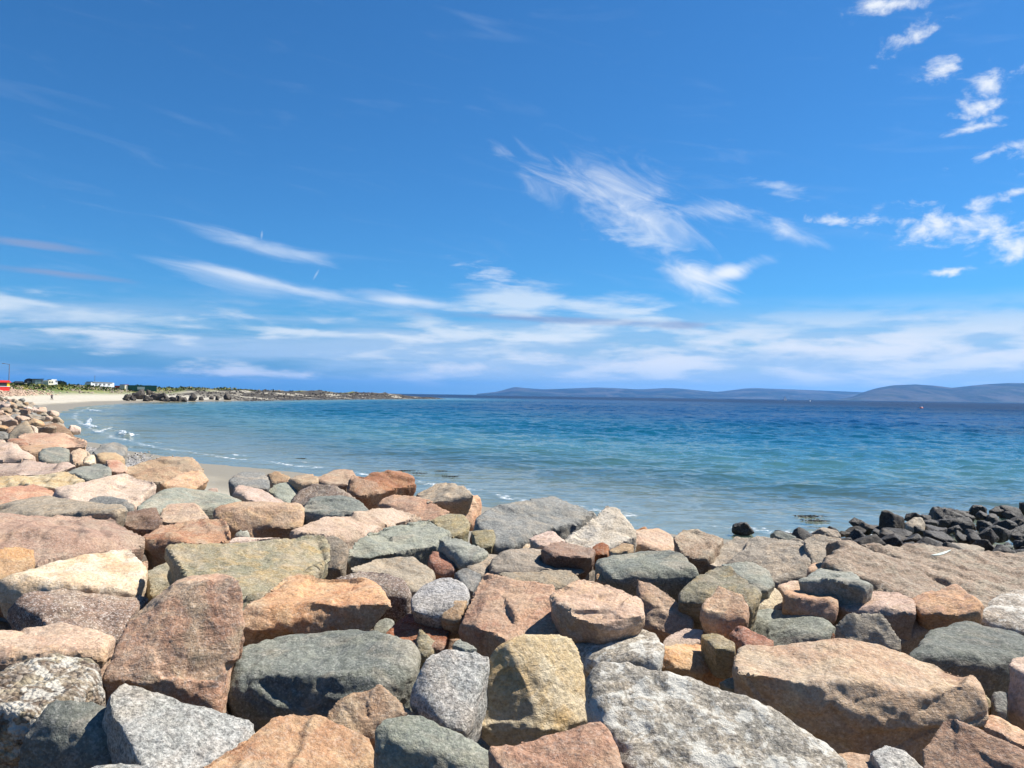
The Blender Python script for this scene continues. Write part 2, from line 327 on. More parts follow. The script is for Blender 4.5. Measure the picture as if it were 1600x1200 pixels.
def boulder(kind, label, T, F='', drop=1.5, tilt=None, lean=None, rnd=0.30, th=None, name='boulder', rough=1.0, cat='boulder', chips=3, strata=1.0, ratio=1.05, fk=0.985):
    """T: outline of the upper face, F: lower edge of the face below it, both as seen in the photograph; drop: metres below the eye"""
    rs = np.random.RandomState(len(hand) * 13 + 5)
    T = P2(T); F = P2(F) if F else []
    drop += rs.uniform(-0.11, 0.09) if drop >= 1.42 else 0.0
    if rnd < 0.36:                                        # broken stone: few corners, straight edges
        bb = (max(p[0] for p in T) - min(p[0] for p in T)) * (max(p[1] for p in T) - min(p[1] for p in T))
        while len(T) > 5:
            ar = [abs((T[i - 1][0] - T[i][0]) * (T[(i + 1) % len(T)][1] - T[i][1]) - (T[(i + 1) % len(T)][0] - T[i][0]) * (T[i - 1][1] - T[i][1])) for i in range(len(T))]
            k_ = min(range(len(T)), key=lambda i: ar[i])
            if ar[k_] > 0.055 * bb: break
            T.pop(k_)
    cx = sum(p[0] for p in T) / len(T); ys = [p[1] for p in T]; cy = 0.5 * (min(ys) + max(ys))
    A = on_z(cx, cy, EYE.z - drop)
    g = Vector((A.x, A.y, 0)).normalized(); rt = Vector((g.y, -g.x, 0))
    width = (max(p[0] for p in T) - min(p[0] for p in T)) / FPX * A.y
    ln = rs.uniform(-13, 13) if lean is None else lean
    def cast(a):
        nrm = Vector((0, 0, 1)) * math.cos(R(a)) - g * math.sin(R(a)) + rt * math.sin(R(ln)); nrm.normalize()
        out = []
        for p in T:
            d = ray(*p); den = d.dot(nrm); t = (A - EYE).dot(nrm) / den if abs(den) > 1e-4 else 1e3
            out.append(EYE + d * t)
        return out
    a = 0 if tilt is None else tilt
    pts = cast(a)
    if tilt is None:
        a = rs.uniform(-3, 8) if len(T) < 9 else 0; pts = cast(a)
        while a < 62:
            ext = [(p - A).length * (1 if (p - A).dot(g) > 0 else -1) for p in pts]
            dd = [(p - A).dot(g) for p in pts]
            bad = any((p - EYE).dot(g) < 0.5 for p in pts)
            if not bad and math.hypot(max(dd) - min(dd), 0) <= ratio * width: break
            a += 3; pts = cast(a)
    dmin = min(p.y for p in pts)
    ctr = sum(pts, Vector()) / len(pts)
    th = th or max(0.22, min(0.75, 0.55 * width))
    hull = [tuple(p) for p in pts]
    low = []
    if F:
        for (fx, fy) in F:                                   # the face below hangs from the nearest part of the upper edge
            w = sorted((abs(T[i][0] - fx) + 0.25 * abs(T[i][1] - fy), i) for i in range(len(T)))[:2]
            yy = min(pts[w[0][1]].y, pts[w[1][1]].y) * fk
            p = at_depth(fx, fy, yy); low.append(p); hull.append(tuple(p))
        for p in low: q = ctr + (p - ctr) * 0.72; hull.append((q.x, q.y, p.z - 0.10))
    zb = min([p.z for p in pts] + [p.z for p in low]) - (0.15 if F else 0.0)
    for p in pts:
        k = 0.80 if (p - ctr).dot(g) < 0 else 0.95
        q = ctr + (p - ctr) * k
        hull.append((q.x, q.y, min(p.z - th * 0.6, zb if (F and (p - ctr).dot(g) > 0) else p.z - th)))
        if not F: q2 = ctr + (p - ctr) * 0.985; hull.append((q2.x, q2.y, p.z - th * 0.55))
    arr = np.array(hull); size = float(np.ptp(arr, 0).max()); size = min(size, 2.2)
    dist = max(2.5, float(np.linalg.norm(arr.mean(0)[:2])))
    vox = max((0.0023 if rnd < 0.45 else 0.0031) * dist, size / 150)
    base = np.array([ctr.x, ctr.y, arr[:, 2].min()])
    V, Fc = finish_rock([[tuple(np.array(p) - base) for p in hull]], vox, rnd, size, rs, rough, chips, strata)
    me = mesh_np(name, V, Fc)
    if rnd < 0.5: me.set_sharp_from_angle(angle=R(38))
    o = link(name, me, MATS[kind], loc=base)
    tag(o, label, cat, G_ROCK); hand.append(o)
    return o
def rand_rock(seed, sx, sy, sz, vox, rnd=0.2, npts=14):
    rs = np.random.RandomState(seed); d = rs.normal(size=(npts, 3)); d /= np.linalg.norm(d, axis=1)[:, None]
    p = np.sign(d) * np.abs(d) ** 0.75 * rs.uniform(0.8, 1.1, (npts, 1)) * (sx, sy, sz)
    V, F = finish_rock([[tuple(v) for v in p]], vox, rnd, 2 * max(sx, sy), rs, 1.0, 5)
    V[:, 2] -= V[:, 2].min()
    return mesh_np('stone', V, F)
# ---------------------------------------------------------------- shore: lines on the map, then height of the ground
def wpx(px, py, z=0.0):
    p = on_z(px, py, z); return (p.x, p.y)
SHORE = [(600, -50), (200, 5), (80, 14), (40, 17), (22, 18.4), (14, 19.3), wpx(1280, 838), wpx(1100, 829), wpx(985, 813), wpx(850, 791), wpx(760, 776), wpx(600, 750), wpx(470, 731),
         wpx(340, 717), wpx(250, 703), wpx(200, 694), wpx(160, 682), wpx(125, 667), wpx(106, 655), wpx(112, 645), wpx(135, 636), wpx(180, 632), wpx(230, 629), wpx(320, 627.6),
         (-100, 300), (-98, 360), (-86, 428), (-75, 500), (-55, 600)]
LAND = SHORE + [(-75, 640), (-200, 690), (-700, 760), (-1500, 700), (-1500, -300), (600, -300)]
TOE = [(600, -70), (80, 6), (40, 10), (14, 12.2), (6, 12.6), (0, 14.5), (-5, 17.5), (-10, 22), (-14.5, 28), (-20.5, 36), (-31.5, 52), (-44, 72), (-60, 97), (-80, 125), (-105, 160), (-116, 185), (-128, 215),
       (-133, 245), (-136, 290), (-130, 330), (-122, 380), (-116, 430), (-112, 520), (-95, 590), (-200, 650), (-1500, 650), (-1500, -300), (600, -300)]
def sdist(X, Y, poly):
    x = X.ravel(); y = Y.ravel(); best = np.full(x.shape, 1e18); inside = np.zeros(x.shape, bool)
    for i in range(len(poly)):
        (x0, y0), (x1, y1) = poly[i], poly[(i + 1) % len(poly)]
        dx, dy = x1 - x0, y1 - y0; t = np.clip(((x - x0) * dx + (y - y0) * dy) / (dx * dx + dy * dy + 1e-9), 0, 1)
        best = np.minimum(best, (x - x0 - t * dx) ** 2 + (y - y0 - t * dy) ** 2)
        if y0 != y1: inside ^= ((y0 > y) != (y1 > y)) & (x < (x1 - x0) * (y - y0) / (y1 - y0) + x0)
    d = np.sqrt(best); return np.where(inside, d, -d).reshape(X.shape)
def sst(a, b, v): t = np.clip((v - a) / (b - a), 0, 1); return t * t * (3 - 2 * t)
def ground_z(X, Y):
    X = np.asarray(X, float); Y = np.asarray(Y, float)
    s = sdist(X, Y, LAND); b = sdist(X, Y, TOE)
    n = fbm(np.stack([X.ravel() * 0.08, Y.ravel() * 0.08, X.ravel() * 0], 1), 4).reshape(X.shape)
    s2 = s - 1.7 + n * 0.5
    beach = np.where(s2 > 0, np.minimum(0.85 * (1 - np.exp(-np.maximum(s2, 0) * 0.075)) + 0.019 * s2, 2.3), np.maximum(0.05 * s2, -7.0))
    plat = np.interp(Y, [-300, 1.8, 2.4, 25, 60, 110, 170, 200, 260, 330, 430, 520], [2.0, 2.0, 0.95, 1.0, 1.5, 2.0, 3.0, 3.9, 4.5, 4.7, 4.9, 3.5])
    wb = np.interp(Y, [0, 30, 60, 150, 200, 300], [4.0, 4.0, 5.0, 10.0, 14.0, 25.0])
    z = beach + (plat - beach) * sst(0, 1, b / wb)
    rocky = sst(270, 330, Y) * sst(-6, 4, s)
    crest = np.interp(X, [-200, -125, -104, -95, -86, -75, -55, -45], [4.4, 4.3, 4.4, 3.8, 2.3, 1.3, 0.7, 0.3])
    reef = np.minimum(crest, 0.6 + 0.14 * np.maximum(s, 0)) * (0.75 + 0.5 * fbm(np.stack([X.ravel() * 0.05, Y.ravel() * 0.05, X.ravel() * 0 + 3], 1), 4).reshape(X.shape))
    z = np.where(rocky > 0, z + (np.maximum(reef, z * 0.8) - z) * rocky, z)
    z = z + 0.03 * n * (Y < 60) + 0.12 * n * (Y >= 60) * (s > 8)
    return z, s, b
# the ground: one sheet of shingle, sand, turf and sea bed, finer in front of the camera
th_ = np.concatenate([np.linspace(-180, -50, 40)[:-1], np.linspace(-50, 50, 270), np.linspace(50, 180, 40)[1:]])
rr_ = np.concatenate([[0.3], np.geomspace(1.0, 900, 290)])
RR, TT = np.meshgrid(rr_, np.radians(th_), indexing='ij')
GX, GY = RR * np.sin(TT), RR * np.cos(TT)
GZ, GS, GB = ground_z(GX, GY)
gme = mesh_np('ground', np.stack([GX, GY, GZ], -1).reshape(-1, 3), grid_faces(*GX.shape)[:, ::-1])
ver = sst(1.0, 9.0, GB) * sst(150, 190, GY) * sst(-92, -105, GX)
at = gme.attributes.new('turf', 'FLOAT', 'POINT'); at.data.foreach_set('value', ver.ravel().astype(np.float32))
at = gme.attributes.new('rubble', 'FLOAT', 'POINT'); at.data.foreach_set('value', (sst(-0.5, 1.5, GB) * sst(150, 120, GY)).ravel().astype(np.float32))
at = gme.attributes.new('reef', 'FLOAT', 'POINT'); at.data.foreach_set('value', (sst(275, 320, GY) * sst(60, 30, GS) * sst(-8, 0, GS)).ravel().astype(np.float32))
m = bpy.data.materials.new('shore_ground'); m.use_nodes = True; N = NT(m.node_tree); N.n.clear()
geo = N.node('ShaderNodeNewGeometry').outputs['Position']
zz = N.node('ShaderNodeSeparateXYZ', {0: geo}).outputs[2]
n1 = N.noise(geo, 0.35, 6, 0.6, 0.3); n2 = N.noise(geo, 3.0, 6, 0.65); n3 = N.noise(geo, 40.0, 4, 0.7)
sand = N.mix(N.step(n1, 0.35, 0.65), lin((226, 218, 200), 0.56), lin((214, 204, 182), 0.56))
sand = N.mix(N.step(n2, 0.55, 0.75, 0.0, 0.35), sand, lin((160, 146, 122), 0.62))
wet = N.step(N.m('ADD', zz, N.m('MULTIPLY', N.m('SUBTRACT', n1, 0.5), 0.35)), 0.60, 0.30)
sand = N.mix(wet, sand, lin((178, 166, 140), 0.50))
wrack = N.m('MULTIPLY', N.step(N.m('ABSOLUTE', N.m('SUBTRACT', zz, N.m('ADD', 0.62, N.m('MULTIPLY', n1, 0.25)))), 0.05, 0.0), N.step(n2, 0.52, 0.62))
sand = N.mix(N.m('MULTIPLY', wrack, 0.8), sand, lin((70, 62, 48), 0.6))
turf_c = N.mix(N.step(N.noise(geo, 0.12, 6, 0.65, 0.5), 0.38, 0.62), lin((104, 124, 58), 0.6), lin((150, 150, 86), 0.6))
turf_c = N.mix(N.step(N.noise(geo, 0.5, 6, 0.7), 0.54, 0.66, 0.0, 0.8), turf_c, lin((74, 78, 56), 0.6))
reef_c = N.mix(N.step(N.noise(geo, 0.4, 6, 0.7), 0.4, 0.62), lin((56, 48, 40), 0.22), lin((120, 110, 92), 0.30))
ta = N.node('ShaderNodeAttribute', attribute_name='turf').outputs['Fac']
ra = N.node('ShaderNodeAttribute', attribute_name='rubble').outputs['Fac']
fa = N.node('ShaderNodeAttribute', attribute_name='reef').outputs['Fac']
cc = N.mix(ra, sand, N.mix(N.step(n2, 0.4, 0.6), lin((96, 84, 72), 0.6), lin((142, 126, 108), 0.6)))
cc = N.mix(ta, cc, turf_c); cc = N.mix(N.m('MULTIPLY', fa, N.step(N.noise(N.vm('ADD', geo, (40, 0, 0)), 0.045, 4, 0.6), 0.40, 0.48, 0.25, 0.95)), cc, reef_c)
g3 = N.step(n3, 0.3, 0.7, 0.85, 1.12); cc = N.mix(1.0, cc, N.node('ShaderNodeCombineColor', {0: g3, 1: g3, 2: g3}).outputs[0], 'MULTIPLY')
bp = N.node('ShaderNodeBump', {'Strength': 0.6, 'Distance': 0.06, 'Height': N.m('ADD', n2, N.m('MULTIPLY', n3, 0.2))})
b_ = N.node('ShaderNodeBsdfPrincipled', {'Base Color': cc, 'Roughness': N.m('SUBTRACT', 0.9, N.m('MULTIPLY', wet, 0.45)), 'Specular IOR Level': 0.3, 'Normal': bp.outputs[0]})
N.l.new(b_.outputs[0], N.node('ShaderNodeOutputMaterial').inputs[0])
ground = link('ground', gme, m); tag(ground, kind='structure')
# ---------------------------------------------------------------- the sea: a sheet of real waves, out to the horizon
tw = np.concatenate([np.linspace(-110, -40, 60)[:-1], np.linspace(-40, 40, 560), np.linspace(40, 110, 60)[1:]])
rw = [12.0]
while rw[-1] < 440: rw.append(rw[-1] + 0.0195 * rw[-1] ** 0.68)
rw = np.concatenate([rw, np.geomspace(446, 26000, 110)])
RW, TW = np.meshgrid(rw, np.radians(tw), indexing='ij'); SX, SY = RW * np.sin(TW), RW * np.cos(TW)
SS = sdist(SX, SY, LAND); depth = np.clip(-SS, 0, 1e4) * 0.05
D = np.maximum(np.gradient(rw)[:, None] + 0 * SX, RW * R(80 / 560))
rs = np.random.RandomState(3); Z = np.zeros_like(SX)
for i in range(54):
    lam = 0.7 * (11 / 0.7) ** rs.uniform(0, 1)
    a = R(98 + rs.normal() * 32); amp = 0.0098 * lam ** 0.78 * rs.uniform(0.5, 1.0) * (1 if lam < 5 else 0.6)
    w = sst(1.9, 3.6, lam / D); kx, ky = math.cos(a) * 2 * math.pi / lam, math.sin(a) * 2 * math.pi / lam
    ph = SX * kx + SY * ky + rs.uniform(0, 6.28)
    Z += w * amp * (np.sin(ph) + 0.3 * np.cos(2 * ph))
gust = 0.65 + 0.7 * sst(-0.4, 0.5, fbm(np.stack([SX.ravel() * 0.012, SY.ravel() * 0.02, SX.ravel() * 0], 1), 3).reshape(SX.shape))
Z *= np.clip(0.10 + depth * 0.6, 0, 1) * gust
# small breakers running up the corner of the bay
foam = np.zeros_like(SX)
JX = fbm(np.stack([SX.ravel() * 0.9, SY.ravel() * 0.9, SX.ravel() * 0 + 9], 1), 3).reshape(SX.shape)
def breaker(x0, y0, x1, y1, wd, hgt, k=1.0):
    global Z
    p, q = Vector(wpx(x0, y0)), Vector(wpx(x1, y1)); dx, dy = q.x - p.x, q.y - p.y
    jx = JX
    t = np.clip(((SX - p.x) * dx + (SY - p.y) * dy) / (dx * dx + dy * dy), 0, 1)
    d = np.hypot(SX - p.x - t * dx, SY - p.y - t * dy) + jx * wd * 0.8
    f = sst(wd, wd * 0.25, d); Z = Z + hgt * f; np.maximum(foam, k * f, out=foam)
breaker(141, 655, 137, 664, 0.28, 0.14); breaker(137, 664, 147, 668, 0.36, 0.12); breaker(139, 641, 156, 642.5, 0.6, 0.1, 0.7); breaker(190, 675, 197, 681, 0.36, 0.16); breaker(197, 680, 208, 682, 0.28, 0.1)
breaker(150, 676, 172, 669, 0.45, 0.05, 0.6); breaker(214, 680, 224, 679, 0.4, 0.05, 0.5)
sme = mesh_np('sea', np.stack([SX, SY, Z], -1).reshape(-1, 3), grid_faces(*SX.shape)[:, ::-1])
for nm, v in (('depth', depth), ('foam', foam), ('shore', np.clip(-SS, -20, 60))):
    at = sme.attributes.new(nm, 'FLOAT', 'POINT'); at.data.foreach_set('value', v.ravel().astype(np.float32))
m = bpy.data.materials.new('sea_water'); m.use_nodes = True; N = NT(m.node_tree); N.n.clear()
geo = N.node('ShaderNodeNewGeometry'); pos = geo.outputs['Position']
dep = N.node('ShaderNodeAttribute', attribute_name='depth').outputs['Fac']
fo = N.node('ShaderNodeAttribute', attribute_name='foam').outputs['Fac']
sh = N.node('ShaderNodeAttribute', attribute_name='shore').outputs['Fac']
flatp = N.mapping(pos, scale=(1, 1, 0))
def ripple(scale, sx, sy, amp, det=3):
    v = N.noise(N.mapping(flatp, rot=(0, 0, R(8)), scale=(sx, sy, 1)), scale, det, 0.6, 0.2, True)
    return N.vm('MULTIPLY', N.vm('SUBTRACT', v, (0.5, 0.5, 0.5)), (amp * 0.7, amp * 1.2, 0.0))
calm = N.step(dep, 0.0, 0.8, 0.45, 1.0)
gusts = N.step(N.noise(N.mapping(flatp, scale=(0.25, 1.0, 1)), 0.05, 5, 0.65), 0.36, 0.64, 0.65, 1.25)
slope = N.vm('ADD', N.vm('ADD', ripple(5.0, 0.6, 1.0, 0.6), ripple(1.3, 0.4, 1.0, 0.62)), N.vm('ADD', ripple(0.33, 0.6, 1.0, 0.42, 5), ripple(0.05, 0.9, 1.0, 0.5, 6)))
slope = N.vm('SCALE', slope, sc=N.m('MULTIPLY', calm, gusts))
nrm = N.vm('NORMALIZE', N.vm('ADD', geo.outputs['Normal'], slope))
weed = N.step(N.noise(N.mapping(flatp, scale=(0.6, 1.0, 1)), 0.035, 6, 0.62, 0.6), 0.50, 0.66)
body = N.mix(N.step(dep, 0.2, 2.2), lin((122, 176, 170), 0.38), lin((28, 120, 152), 0.40))
body = N.mix(N.step(dep, 1.4, 6.0), body, lin((8, 82, 138), 0.38))
body = N.mix(N.step(dep, 6.0, 20.0), body, lin((6, 46, 98), 0.30))
body = N.mix(N.m('MULTIPLY', weed, N.step(dep, 0.9, 2.5, 0.0, 0.5)), body, lin((10, 56, 92), 0.36))
diff = N.node('ShaderNodeBsdfDiffuse', {'Color': body, 'Normal': nrm})
tra = N.node('ShaderNodeBsdfTransparent', {'Color': (0.82, 0.93, 0.92, 1)})
und = N.node('ShaderNodeMixShader', {0: N.step(dep, 0.0, 1.3, 0.10, 1.0)}); N.l.new(tra.outputs[0], und.inputs[1]); N.l.new(diff.outputs[0], und.inputs[2])
gl = N.node('ShaderNodeBsdfGlossy', {'Color': (1, 1, 1, 1), 'Roughness': 0.09, 'Normal': nrm})
fr = N.node('ShaderNodeFresnel', {'IOR': 1.33, 'Normal': nrm}).outputs[0]
wat = N.node('ShaderNodeMixShader', {0: N.m('MINIMUM', fr, N.m('SUBTRACT', N.step(dep, 4.0, 0.4, 0.32, 0.50), N.step(dep, 5.0, 16.0, 0.0, 0.10)))}); N.l.new(und.outputs[0], wat.inputs[1]); N.l.new(gl.outputs[0], wat.inputs[2])
# foam: the breakers, and broken lacework along the edge of the water
ln_ = N.noise(flatp, 2.6, 6, 0.7, 0.5); l2 = N.noise(N.mapping(flatp, scale=(0.35, 0.35, 1)), 1.0, 4, 0.6)
edge = N.m('ADD', sh, N.m('MULTIPLY', N.m('SUBTRACT', l2, 0.5), 2.6))
lace = N.m('MAXIMUM', N.m('MULTIPLY', N.step(N.m('ABSOLUTE', N.m('SUBTRACT', edge, 0.75)), 0.35, 0.05), N.step(l2, 0.40, 0.55)),
           N.m('MULTIPLY', N.step(N.m('ABSOLUTE', N.m('SUBTRACT', edge, 2.3)), 0.22, 0.02), N.step(l2, 0.55, 0.64)))
lace = N.m('MULTIPLY', lace, N.step(ln_, 0.47, 0.62, 0.0, 0.65))
ff = N.m('MAXIMUM', N.m('MULTIPLY', N.step(fo, 0.25, 0.7), N.step(N.noise(flatp, 4.5, 5, 0.7, 0.8), 0.46, 0.58, 0.0, 0.75)), lace)
fd = N.node('ShaderNodeBsdfDiffuse', {'Color': (0.82, 0.84, 0.85, 1)})
out = N.node('ShaderNodeMixShader', {0: ff}); N.l.new(wat.outputs[0], out.inputs[1]); N.l.new(fd.outputs[0], out.inputs[2])
N.l.new(out.outputs[0], N.node('ShaderNodeOutputMaterial').inputs[0])
sea = link('sea', sme, m); tag(sea, kind='structure')
# ---------------------------------------------------------------- hills across the bay
def hill_mat():
    m = bpy.data.materials.new('hillside'); m.use_nodes = True; N = NT(m.node_tree); N.n.clear()
    g = N.node('ShaderNodeNewGeometry').outputs['Position']
    c = N.mix(N.step(N.noise(g, 0.0016, 8, 0.7, 0.8), 0.42, 0.6), lin((40, 62, 72), 0.3), lin((118, 116, 116), 0.36))
    c = N.mix(N.step(N.noise(N.mapping(g, scale=(1, 1, 5)), 0.002, 6, 0.65, 0.5), 0.5, 0.66, 0, 0.8), c, lin((66, 82, 66), 0.4))
    b = N.node('ShaderNodeBsdfPrincipled', {'Base Color': c, 'Roughness': 0.95, 'Specular IOR Level': 0.1})
    N.l.new(b.outputs[0], N.node('ShaderNodeOutputMaterial').inputs[0]); return m
HM = hill_mat()
def hills(dist, prof, wide, seed):
    xs = np.array([p[0] for p in prof], float); ys = np.array([p[1] for p in prof], float)
    px = np.linspace(xs[0], xs[-1], 420); py = np.interp(px, xs, ys)
    for _ in range(6): py[1:-1] = 0.25 * py[:-2] + 0.5 * py[1:-1] + 0.25 * py[2:]
    H = np.array([max(at_depth(a, b, dist).z, 0) for a, b in zip(px, py)]); X = np.array([at_depth(a, 600, dist).x for a in px])
    v = np.linspace(-1, 1, 46); V = []
    nz = fbm(np.stack([np.repeat(X, 46) * 0.0011, np.tile(v, 420) * wide * 0.0011, np.zeros(420 * 46) + seed], 1), 5).reshape(420, 46)
    for j in range(46):
        prf = (1 - abs(v[j]) ** 1.6)
        yy = dist + v[j] * wide + nz[:, j] * wide * 0.1
        zz_ = H * prf * (1 + 0.25 * nz[:, j] * abs(v[j])) - 4
        V.append(np.stack([X * (yy / dist), yy, zz_], 1))
    me = mesh_np('hill', np.stack(V, 1).reshape(-1, 3), grid_faces(420, 46))
    return tag(link('hill', me, HM), kind='structure')
hills(13500, [(745, 615), (775, 612), (790, 608), (805, 604), (820, 606), (850, 608), (880, 607), (930, 605), (960, 606), (1000, 608), (1040, 606), (1065, 607), (1090, 609.5), (1120, 612), (1145, 609), (1165, 606.5),
              (1180, 606), (1250, 608.5), (1340, 612), (1420, 614), (1520, 622), (1600, 630)], 1800, 1)
hills(9500, [(1300, 625), (1330, 620), (1350, 612), (1370, 606), (1395, 601.5), (1430, 600), (1460, 602), (1488, 605.5), (1510, 603), (1540, 600), (1575, 598), (1620, 598), (1680, 602), (1760, 600), (1850, 612), (1950, 640)], 1300, 2)
# ---------------------------------------------------------------- the rock armour, stone by stone
B = boulder
# front rank
B('conglomerate', 'coarse pitted dark and cream boulder like lumpy concrete', '0,1040 33,1020 93,1010 140,1020 163,1043 167,1063 147,1077 60,1110 0,1100 -60,1090 -50,1050', '37,1147 20,1193 0,1190 -50,1190 60,1112 147,1080', rnd=0.9, drop=1.46, strata=0.2, rough=1.5)
B('greydark', 'rounded dark grey green boulder in front of the pitted boulder', '83,1088 143,1090 173,1100 197,1123 202,1137 150,1155 118,1140 60,1107', '190,1180 165,1212 20,1212 36,1150', rnd=0.7, drop=1.42, tilt=30)
B('lightgrey', 'light grey speckled granite block below the big leaning orange slab', '153,1087 197,1062 227,1072 283,1100 367,1117 393,1127 398,1140 350,1173 300,1205 240,1205 200,1150 165,1105', '390,1165 320,1230 240,1230', rnd=0.45, drop=1.5, tilt=20)
B('lightgrey', 'small light grey stone just under the light grey speckled block', '105,1203 150,1192 205,1188 250,1192 262,1215 110,1230', rnd=0.6, drop=1.45)
B('slab', 'big orange brown slab leaning on edge with black streaks across its face', '170,1060 200,973 230,940 253,923 290,913 333,897 357,893 348,940 333,980 318,1020 326,1053 333,1105 283,1093 233,1070', '370,910 378,950 378,997 362,1027 351,1067 350,1108', drop=1.41, tilt=34, lean=8, rnd=0.2, fk=1.02, ratio=1.3)
B('purplebrown', 'purplish brown coarse granite block beside the leaning orange slab', '37,930 80,930 133,913 187,912 227,932 200,973 160,963 105,975 80,955', '193,1000 167,998 90,988 18,990 10,960', rnd=0.3)
B('cream', 'yellow cream boulder with a dark brown rough front', '20,897 67,880 110,865 180,853 207,852 227,880 220,900 210,920 187,910 140,910 100,893 60,888', '133,915 80,932 33,934 3,955 -5,910', rnd=0.45)
B('tanorange', 'small orange and cream stone beside the yellow cream boulder', '-30,860 0,853 33,847 53,855 55,867 50,880 20,893 -20,903', rnd=0.5)
B('pink', 'pink slab lying low between the pitted boulder and the purplish granite', '-60,990 0,993 67,985 113,980 173,997 180,1003 160,1015 90,1012 0,1020 -60,1020', '160,1038 143,1026 93,1018 33,1028 -50,1040', rnd=0.2)
B('pinkbrown', 'very large pink slab with a dark stained flat top', '-60,812 0,808 75,803 135,800 165,801 180,810 220,837 190,840 140,836 60,836 0,840 -60,842', '215,855 173,857 143,868 57,882 0,866 -60,862', rnd=0.2)
B('orange', 'wedge of orange brown granite with an overhanging rusty front', '222,840 232,830 252,822 295,812 318,808 347,810 360,825 364,840 328,845 300,830 275,835', '328,850 280,848 257,860 250,878 225,864', rnd=0.2)
B('brown', 'dark brown block squeezed behind the orange brown wedge', '178,805 203,799 245,793 256,815 225,815', '240,826 222,837 203,822', rnd=0.2)
B('pink', 'cracked pink block between the grey green hump and the orange wedge', '247,793 282,788 305,786 315,795 325,806 295,811 257,808', '297,815 270,820 257,815', rnd=0.2)
B('greygreen', 'long humped grey green boulder lying behind the cracked pink block', '209,790 220,780 245,765 270,759 288,760 302,766 325,762 350,765 370,775 380,784 350,789 302,787 250,792', '275,794 240,798 210,800', rnd=0.6)
B('palepink', 'broad flat pale pink slab beside the grey green hump', '85,761 125,751 175,744 190,742 225,749 243,753 245,760 225,778 210,785 175,780 140,778 110,783 88,766', rnd=0.2, th=0.4)
B('grey', 'small dark grey stone at the foot of the flat pale pink slab', '136,782 150,774 175,774 198,780 210,787 207,796 175,792 140,790', rnd=0.5, drop=1.48)
B('pink', 'pink wedge with a sharp sloping ridge behind the grey green hump', '250,757 275,742 300,734 318,734 290,748 255,760', '325,752 320,762 300,767 277,763', rnd=0.1)
B('tan', 'broad tan slab nearest the patch of pale cobbles', '195,735 205,725 240,717 268,711 300,715 312,725 319,732 300,735 275,743 248,749 220,746', '248,753 220,750 198,742', rnd=0.3)
B('greygreen', 'grey green stone lying against a small orange block', '105,739 130,727 160,720 170,722 173,732 150,738 125,741', '171,745 135,750 120,745', rnd=0.35)
B('orange', 'small orange block beside the broad tan slab', '165,717 185,717 200,727 192,731 175,731', '195,737 180,743 172,736', rnd=0.2)
B('tan', 'rounded tan stone below the grey stone by the pale cobbles', '150,708 160,704 185,708 198,716 180,718 155,717', rnd=0.5)
B('grey', 'grey angular stone standing highest beside the pale cobbles', '145,704 162,692 175,691 183,700 200,697 190,706 165,706', '192,712 170,711 150,710', rnd=0.15)
B('cream', 'small bright cream stone beside the dark grey boulder', '129,719 135,711 149,709 150,717 140,720', '148,722 140,727 131,723', rnd=0.4)
B('greydark', 'dark grey boulder with a hollow side among the pink slabs', '58,708 65,700 83,696 108,699 111,708 95,712 75,711', '110,722 95,724 75,723 58,719', rnd=0.5)
B('tan', 'tan stone between the dark grey boulder and the cream stone', '110,703 125,697 137,706 132,716 114,716', '130,724 114,725', rnd=0.3)
B('tanorange', 'long orange tan slab pointing at the bend of the beach', '28,682 38,678 70,679 95,677 133,685 135,690 100,692 50,691 42,687', '135,697 110,697 50,697', rnd=0.12, drop=1.55)
B('rust', 'short rusty stone at the end of the long orange tan slab', '9,686 30,684 45,690 30,693 15,692', '42,697 20,700', rnd=0.2)
B('palepink', 'pale pink slab lying below the rusty stone', '-50,690 0,687 15,692 50,707 57,712 30,716 -50,716', '45,720 0,722 -50,722', rnd=0.15)
B('pink', 'thin pink slab under the long orange tan slab', '25,698 62,695 95,697 88,703 60,706 48,707', rnd=0.15)
B('palepink', 'long low pale pink slab above the cream slab', '-50,724 0,722 50,720 100,724 122,731 105,736 50,737 -50,735', '100,740 50,742 0,740', rnd=0.15)
B('cream', 'long cream slab above the small orange slab', '-50,752 0,747 45,741 100,737 125,741 130,747 110,753 75,754 25,756 -50,760', '110,759 75,760 25,761 0,766', rnd=0.15)
B('purplebrown', 'small purple grey stone wedged between the pale pink and cream slabs', '-20,737 20,736 34,742 10,746 -20,746', rnd=0.3, drop=1.55)
B('orange', 'bright orange slab with rough broken surface', '-40,772 0,767 25,757 65,755 78,762 90,772 60,775 25,778 -40,786', '86,776 60,781 25,785 -40,792', rnd=0.15)
B('greytan', 'grey stained flat slab behind the very large pink slab', '-40,797 10,797 50,785 75,777 105,782 150,785 195,792 205,798 180,803 160,800 75,800 -40,806', '180,808 100,806 0,812', rnd=0.25)
